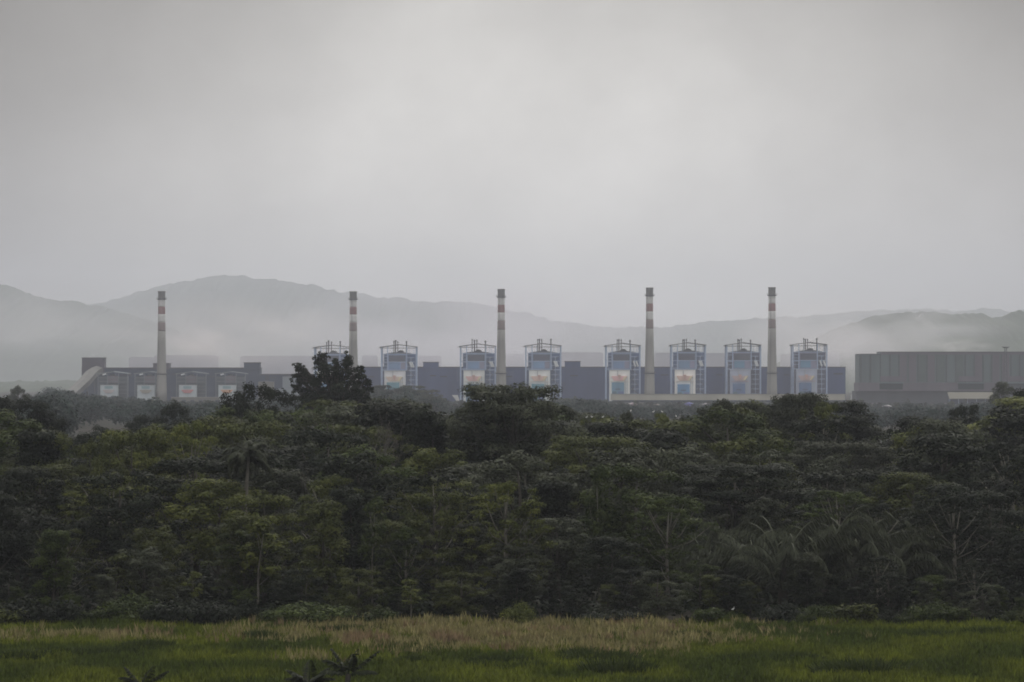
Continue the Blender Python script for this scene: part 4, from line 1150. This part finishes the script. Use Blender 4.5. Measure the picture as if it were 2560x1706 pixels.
# ---------------------------------------------------------------- field grass
def grass():
    r = np.random.default_rng(99); nt_, nb = 39000, 13; n = nt_ * nb
    dc = r.uniform(410, 522, nt_); pc = r.uniform(-480, 3040, nt_); rad = r.uniform(.15, .5, nt_); ti = np.repeat(np.arange(nt_), nb)
    an_ = r.uniform(0, 6.28, n); q_ = rad[ti] * np.sqrt(r.random(n)); ox, oy = q_ * np.cos(an_), q_ * np.sin(an_)
    d = dc[ti]; px = pc[ti]          # patch rules are read at the tuft, blades spread round it
    x = (px - 1280) / F * d; py = HORIZON + CAM_Z * F / d
    x, d = x + ox, d + oy
    def blob(cx, cy, rx, ry): return np.exp(-(((px - cx) / rx) ** 2 + ((py - cy) / ry) ** 2))
    # reed patches are a matter of where the reeds grow: low-frequency clumps
    def vn(sx, sy, seed):
        rr_ = np.random.default_rng(seed); gw, gh = 400, 400; g_ = rr_.random((gh, gw))
        u = (x + 100) / sx; v = (d - 400) / sy; i = u.astype(int) % (gw - 1); j = v.astype(int) % (gh - 1); fu = u - np.floor(u); fv = v - np.floor(v)
        fu = fu * fu * (3 - 2 * fu); fv = fv * fv * (3 - 2 * fv)
        return (g_[j, i] * (1 - fu) + g_[j, i + 1] * fu) * (1 - fv) + (g_[j + 1, i] * (1 - fu) + g_[j + 1, i + 1] * fu) * fv
    tan = 1.05 * blob(1260, 1588, 600, 36) + .6 * blob(1130, 1615, 280, 26) + .75 * blob(1600, 1625, 170, 24) + .85 * blob(110, 1603, 330, 11) + .45 * blob(820, 1660, 140, 12) + .12 * blob(2050, 1590, 200, 30)
    tan = tan * (.05 + .75 * vn(1.3, 5, 1) + .85 * vn(3.5, 9, 6)) + .25 * (vn(6, 10, 2) - .5)
    is_tan = (tan > r.uniform(.18, 1.2, nt_)[ti]) & (r.random(n) < .85)
    th = r.uniform(.55, 1.35, nt_)[ti]; tb = r.uniform(.68, 1.3, nt_)[ti]
    hz = th * np.where(is_tan, r.uniform(.55, 1.2, n), r.uniform(.3, .85, n)) * (.75 + .5 * vn(3, 8, 3))
    green = np.array([.126, .146, .020]); green2 = np.array([.060, .080, .016]); tanc = np.array([.235, .205, .095]); pink = np.array([.215, .155, .09])
    m1 = vn(7, 14, 4)[:, None]; m1 = np.clip((m1 - .3) * 2.2, 0, 1)
    gcol = green2 * (1 - m1) + green * m1
    pk = (vn(3, 6, 5)[:, None] > .72); tcol = np.where(pk, pink, tanc)
    col = np.where(is_tan[:, None], tcol, gcol) * tb[:, None] * r.uniform(.75, 1.25, (n, 1))
    a = r.uniform(0, 6.28, n); w = np.where(is_tan, .036, .085) * r.uniform(.7, 1.4, n)
    lean = (r.normal(0, .16, (n, 2)) + np.stack([ox, oy], 1) * .7) * hz[:, None]
    b0 = np.stack([x - np.cos(a) * w, d - np.sin(a) * w, np.zeros(n) - .02], 1); b1 = np.stack([x + np.cos(a) * w, d + np.sin(a) * w, np.zeros(n) - .02], 1)
    # upper half widens a little for seed heads
    k = np.where(is_tan, 1.5, .7)
    c = np.stack([x, d, hz * .6], 1) + np.concatenate([lean * .5, np.zeros((n, 1))], 1)
    c0 = c - np.stack([np.cos(a) * w * k, np.sin(a) * w * k, np.zeros(n)], 1); c1 = c + np.stack([np.cos(a) * w * k, np.sin(a) * w * k, np.zeros(n)], 1)
    tp = np.stack([x, d, hz], 1) + np.concatenate([lean, np.zeros((n, 1))], 1)
    V = np.stack([b0, b1, c1, c0, tp + (c1 - c) * .15, tp - (c1 - c) * .15], 1).reshape(-1, 3)
    o = np.arange(n)[:, None] * 6
    Q = np.concatenate([o + np.array([[0, 1, 2, 3]]), o + np.array([[3, 2, 4, 5]])], 0)
    m = bpy.data.materials.new("grass_blades"); m.use_nodes = True; nt = m.node_tree; b = nt.nodes['Principled BSDF']
    at = nd(nt, 'ShaderNodeAttribute', attribute_name='blade'); nt.links.new(at.outputs['Color'], b.inputs['Base Color'])
    b.inputs['Roughness'].default_value = .8; b.inputs['Specular IOR Level'].default_value = .08
    rgba = np.concatenate([col, np.ones((n, 1))], 1)
    ob = np_mesh('grass', V, Q, m, None, {'blade': ('FLOAT_COLOR', np.concatenate([rgba, rgba]))})
    tag(ob, 'tall green and straw-coloured grass covering the field before the forest', 'grass', kind='stuff')


grass()

# ---------------------------------------------------------------- near palm tops at the bottom edge
def near_palm(px, ytop, d, label, seed, azs):
    r = np.random.default_rng(seed); zt = WZ(ytop, d); h = zt - 1.5
    t_ = thing('young_palm', label, 'palm', (WX(px, d), d, 0), 0, 'palm tops at the bottom edge')
    MB().tube([(0, 0, -.2), (0, .1, h * .5), (.1, 0, h)], [.3, .26, .22], 9).build('trunk', bark, t_, True)
    for az, el, L_, dr in azs:
        fronds_obj('frond', t_, [((.1, 0, h), az, el, L_, dr, 40, .75)], r, (.022, .028, .014))
    return t_


near_palm(868, 1640, 400, 'dark palm top with upright fronds at bottom edge, right of two neighbours', 1,
          [(math.pi, 1.15, 2.6, .5), (0, .75, 3.2, .3), (2.6, .7, 2.8, .9), (.5, 1.3, 2.2, .4), (3.6, .35, 2.6, .8), (5.8, .35, 2.8, .9), (1.4, 1.0, 2.4, .8)])
near_palm(770, 1668, 402, 'dark bushy palm top at bottom edge, left of the upright one', 2,
          [(math.pi, .9, 2.3, .9), (0, 1.0, 2.3, .9), (.6, .5, 2.6, 1.0), (2.5, .5, 2.6, 1.0), (4.0, .8, 2.3, 1.0), (5.4, .8, 2.3, 1.0), (1.5, 1.35, 2.2, .4)])
near_palm(352, 1672, 404, 'dark palm top at bottom edge, far left of the other two', 3,
          [(math.pi, 1.0, 2.2, .4), (0, .7, 2.6, .5), (.8, 1.1, 2.2, .6), (2.6, .6, 2.4, .9), (5.6, .4, 2.4, .8), (3.9, .4, 2.4, .8)])

# ---------------------------------------------------------------- white birds
def egret(label, loc, rz, src=None):
    if src is not None:
        t = dup(src)
    else:
        t = thing('egret', label, 'bird', (0, 0, 0), 0, 'white birds on the trees and grass'); bd_ = MB()
        pts = [(-.42, 0, .30), (-.28, 0, .36), (-.10, 0, .45), (.08, 0, .52), (.18, 0, .62), (.16, 0, .76), (.10, 0, .88), (.13, 0, .98), (.20, 0, 1.0), (.27, 0, .985), (.40, 0, .96)]
        bd_.tube(pts, [.02, .08, .14, .12, .06, .038, .034, .042, .048, .022, .005], 10)
        for sy, dx in ((.05, 0), (-.05, .04)):
            bd_.tube([(-.06 + dx, sy, .38), (-.04 + dx, sy, .18), (-.07 + dx, sy, .02)], [.03, .016, .014], 6)
            bd_.tube([(-.07 + dx, sy, .02), (.03 + dx, sy, 0)], [.014, .008], 5)
        bd_.build('body', mat("white_feather", (.85, .85, .83), .7, .03, 3), t, True)
    t.scale = (.62, .62, .42); t['label'] = label; t.location = loc; t.rotation_euler.z = rz
    return t


d = CAM_Z * F / (1560 - HORIZON)
e0 = egret('white bird standing at the foot of the forest in lower right', (WX(1833, d), d, 1.42), .55)
plant('shrub_b', 1833, d, 1.45, 'green', .8, label='low green shrub under the white bird at the forest foot', group='shrubs at the forest edge')
for px_, py_, d, lab, rz in ((1467, 1046, 830, 'leftmost white bird on the treetop right of the wide-crowned tree', .3), (1479, 1045.5, 828, 'white bird on the treetop, just right of the leftmost one', 2.6),
                             (1508, 1045.5, 834, 'white bird on the treetop, third from left, below fifth boiler tower', .2), (1577, 1030, 860, 'lone white bird on treetop between fifth tower and fourth chimney', 1.0),
                             (1634, 1032.5, 850, 'left white bird of the pair on treetop below the fourth chimney', 0), (1655, 1032.5, 850, 'right white bird of the pair on treetop below the fourth chimney', 3.0),
                             (1690, 1043.5, 820, 'rightmost white bird on the forest crest, right of the pair', 1.9)):
    egret(lab, (WX(px_, d), d, WZ(py_, d)), rz, e0)

# ---------------------------------------------------------------- smoke and haze
def volume_mat(name, dens, colr, aniso=0.0):
    m = bpy.data.materials.new(name); m.use_nodes = True; nt = m.node_tree; nt.nodes.clear()
    out = nd(nt, 'ShaderNodeOutputMaterial'); v = nd(nt, 'ShaderNodeVolumePrincipled')
    v.inputs['Color'].default_value = (*colr, 1); v.inputs['Density'].default_value = dens; v.inputs['Anisotropy'].default_value = aniso
    nt.links.new(v.outputs[0], out.inputs['Volume']); return m


def puff(label, pts, d, dens=.012, seed=0):
    """smoke: a rising lumpy column through (px, py, radius in photo pixels)"""
    r = np.random.default_rng(seed); k = d / F; P_ = []; R_ = []
    for i in range(len(pts) - 1):
        for u in np.linspace(0, 1, 7)[:-1]:
            a, b = np.array(pts[i]), np.array(pts[i + 1]); q = a * (1 - u) + b * u
            P_.append((WX(q[0], d) + r.normal() * k * q[2] * .12, d + r.normal() * 3, WZ(q[1], d))); R_.append(max(1.0, q[2] * k * r.uniform(.78, 1.2)))
    R_[0] *= .5; R_[-1] *= .35
    o = MB().tube(P_, R_, 14).build('smoke_plume', volume_mat('smoke', dens, (.93, .90, .93)), None, True)
    return tag(o, label, 'smoke', 'smoke plumes of the plant', 'stuff')


puff('pale smoke rising between the blue hall and the ribbed shed', [(2128, 985, 9), (2134, 930, 11), (2128, 885, 16), (2110, 850, 15)], DP + 160, .010, 1)
puff('pale steam patch above the ribbed shed roof', [(2385, 884, 12), (2374, 872, 13), (2362, 855, 8)], DP + 160, .02, 2)
puff('thin smoke drifting up the right-hand hill', [(2345, 830, 8), (2310, 805, 12), (2290, 785, 12)], 8800, .008, 3)
puff('pinkish-grey smoke behind the left hall', [(560, 893, 14), (540, 872, 16), (515, 850, 12)], DP + 400, .006, 4)
puff('small puff of steam above the dark end block', [(222, 896, 4), (236, 887, 6), (248, 882, 4)], DP + 100, .02, 5)

def smoke_bank(label, px, py, d, rx, ry, depth, tau, colr, seed):
    m = bpy.data.materials.new('drifting_smoke'); m.use_nodes = True; nt = m.node_tree; nt.nodes.clear(); L = nt.links.new
    out = nd(nt, 'ShaderNodeOutputMaterial'); v = nd(nt, 'ShaderNodeVolumePrincipled'); v.inputs['Color'].default_value = (*colr, 1)
    v.inputs['Anisotropy'].default_value = .6
    tc = nd(nt, 'ShaderNodeTexCoord'); ln = nd(nt, 'ShaderNodeVectorMath', operation='LENGTH'); L(tc.outputs['Object'], ln.inputs[0])
    fall = nd(nt, 'ShaderNodeMapRange', interpolation_type='SMOOTHSTEP'); L(ln.outputs['Value'], fall.inputs[0])
    fall.inputs[1].default_value = .15; fall.inputs[2].default_value = .98; fall.inputs[3].default_value = 1; fall.inputs[4].default_value = 0
    mp = nd(nt, 'ShaderNodeMapping'); mp.inputs['Scale'].default_value = (2.4, 1.2, 1.6); mp.inputs['Location'].default_value = (seed * 3.1, 0, seed); L(tc.outputs['Object'], mp.inputs[0])
    nz = nd(nt, 'ShaderNodeTexNoise'); nz.inputs['Scale'].default_value = 1.0; nz.inputs['Detail'].default_value = 3; L(mp.outputs[0], nz.inputs['Vector'])
    nm = nd(nt, 'ShaderNodeMapRange'); L(nz.outputs['Fac'], nm.inputs[0]); nm.inputs[1].default_value = .35; nm.inputs[2].default_value = .68; nm.inputs[3].default_value = .15; nm.inputs[4].default_value = 1.6
    L(mathn(nt, 'MULTIPLY', mathn(nt, 'MULTIPLY', fall.outputs[0], nm.outputs[0]), tau / depth), v.inputs['Density']); L(v.outputs[0], out.inputs['Volume'])
    prof = [(math.sin(math.pi * k / 16) + .001, -math.cos(math.pi * k / 16)) for k in range(17)]
    o = MB().lathe(prof, 28).build('smoke_bank', m, None, True); k = d / F
    o.location = (WX(px, d), d, WZ(py, d)); o.scale = (rx * k, depth / 2, ry * k)
    return tag(o, label, 'smoke', 'smoke drifting behind the plant', 'stuff')


smoke_bank('pale lilac smoke drifting before the hills behind the middle towers', 1200, 835, 9000, 700, 165, 2600, 2.2, (.93, .91, 1.0), 1)
smoke_bank('pinkish smoke bank before the hills behind the left hall', 540, 845, 8800, 400, 125, 2000, 1.3, (.97, .92, .94), 2)
smoke_bank('pale smoke bank before the hills between blue hall and ribbed shed', 2090, 850, 8600, 330, 130, 1800, 2.8, (.95, .93, .97), 3)
smoke_bank('faint grey haze veil added before the hills at far left', 90, 810, 9000, 330, 105, 1800, 1.0, (.93, .92, .96), 15)  # haze volume added to soften the left ridge's contrast
smoke_bank('small pale smoke cloud rising right of the leftmost chimney', 520, 862, 8000, 130, 55, 700, 1.2, (1.0, .94, .95), 7)
smoke_bank('wispy smoke drifting left of the second chimney', 770, 815, 8200, 190, 70, 900, .9, (.97, .95, .98), 9)
smoke_bank('low smoke curling over the ribbed shed roof', 2400, 868, 7400, 120, 28, 500, .8, (.98, .96, .96), 12)
smoke_bank('thin smoke drifting across the right-hand hill', 2340, 815, 9000, 230, 75, 1200, 1.0, (.93, .92, .97), 4)

hz = MB().box(-8990, 8990, -390, 33900, -1.0, 760.0).build('haze', volume_mat('hazy_air', 5.1e-5, (.87, .90, 1.0), .6))
tag(hz, 'pale haze filling the air over the plain', 'haze', kind='stuff')
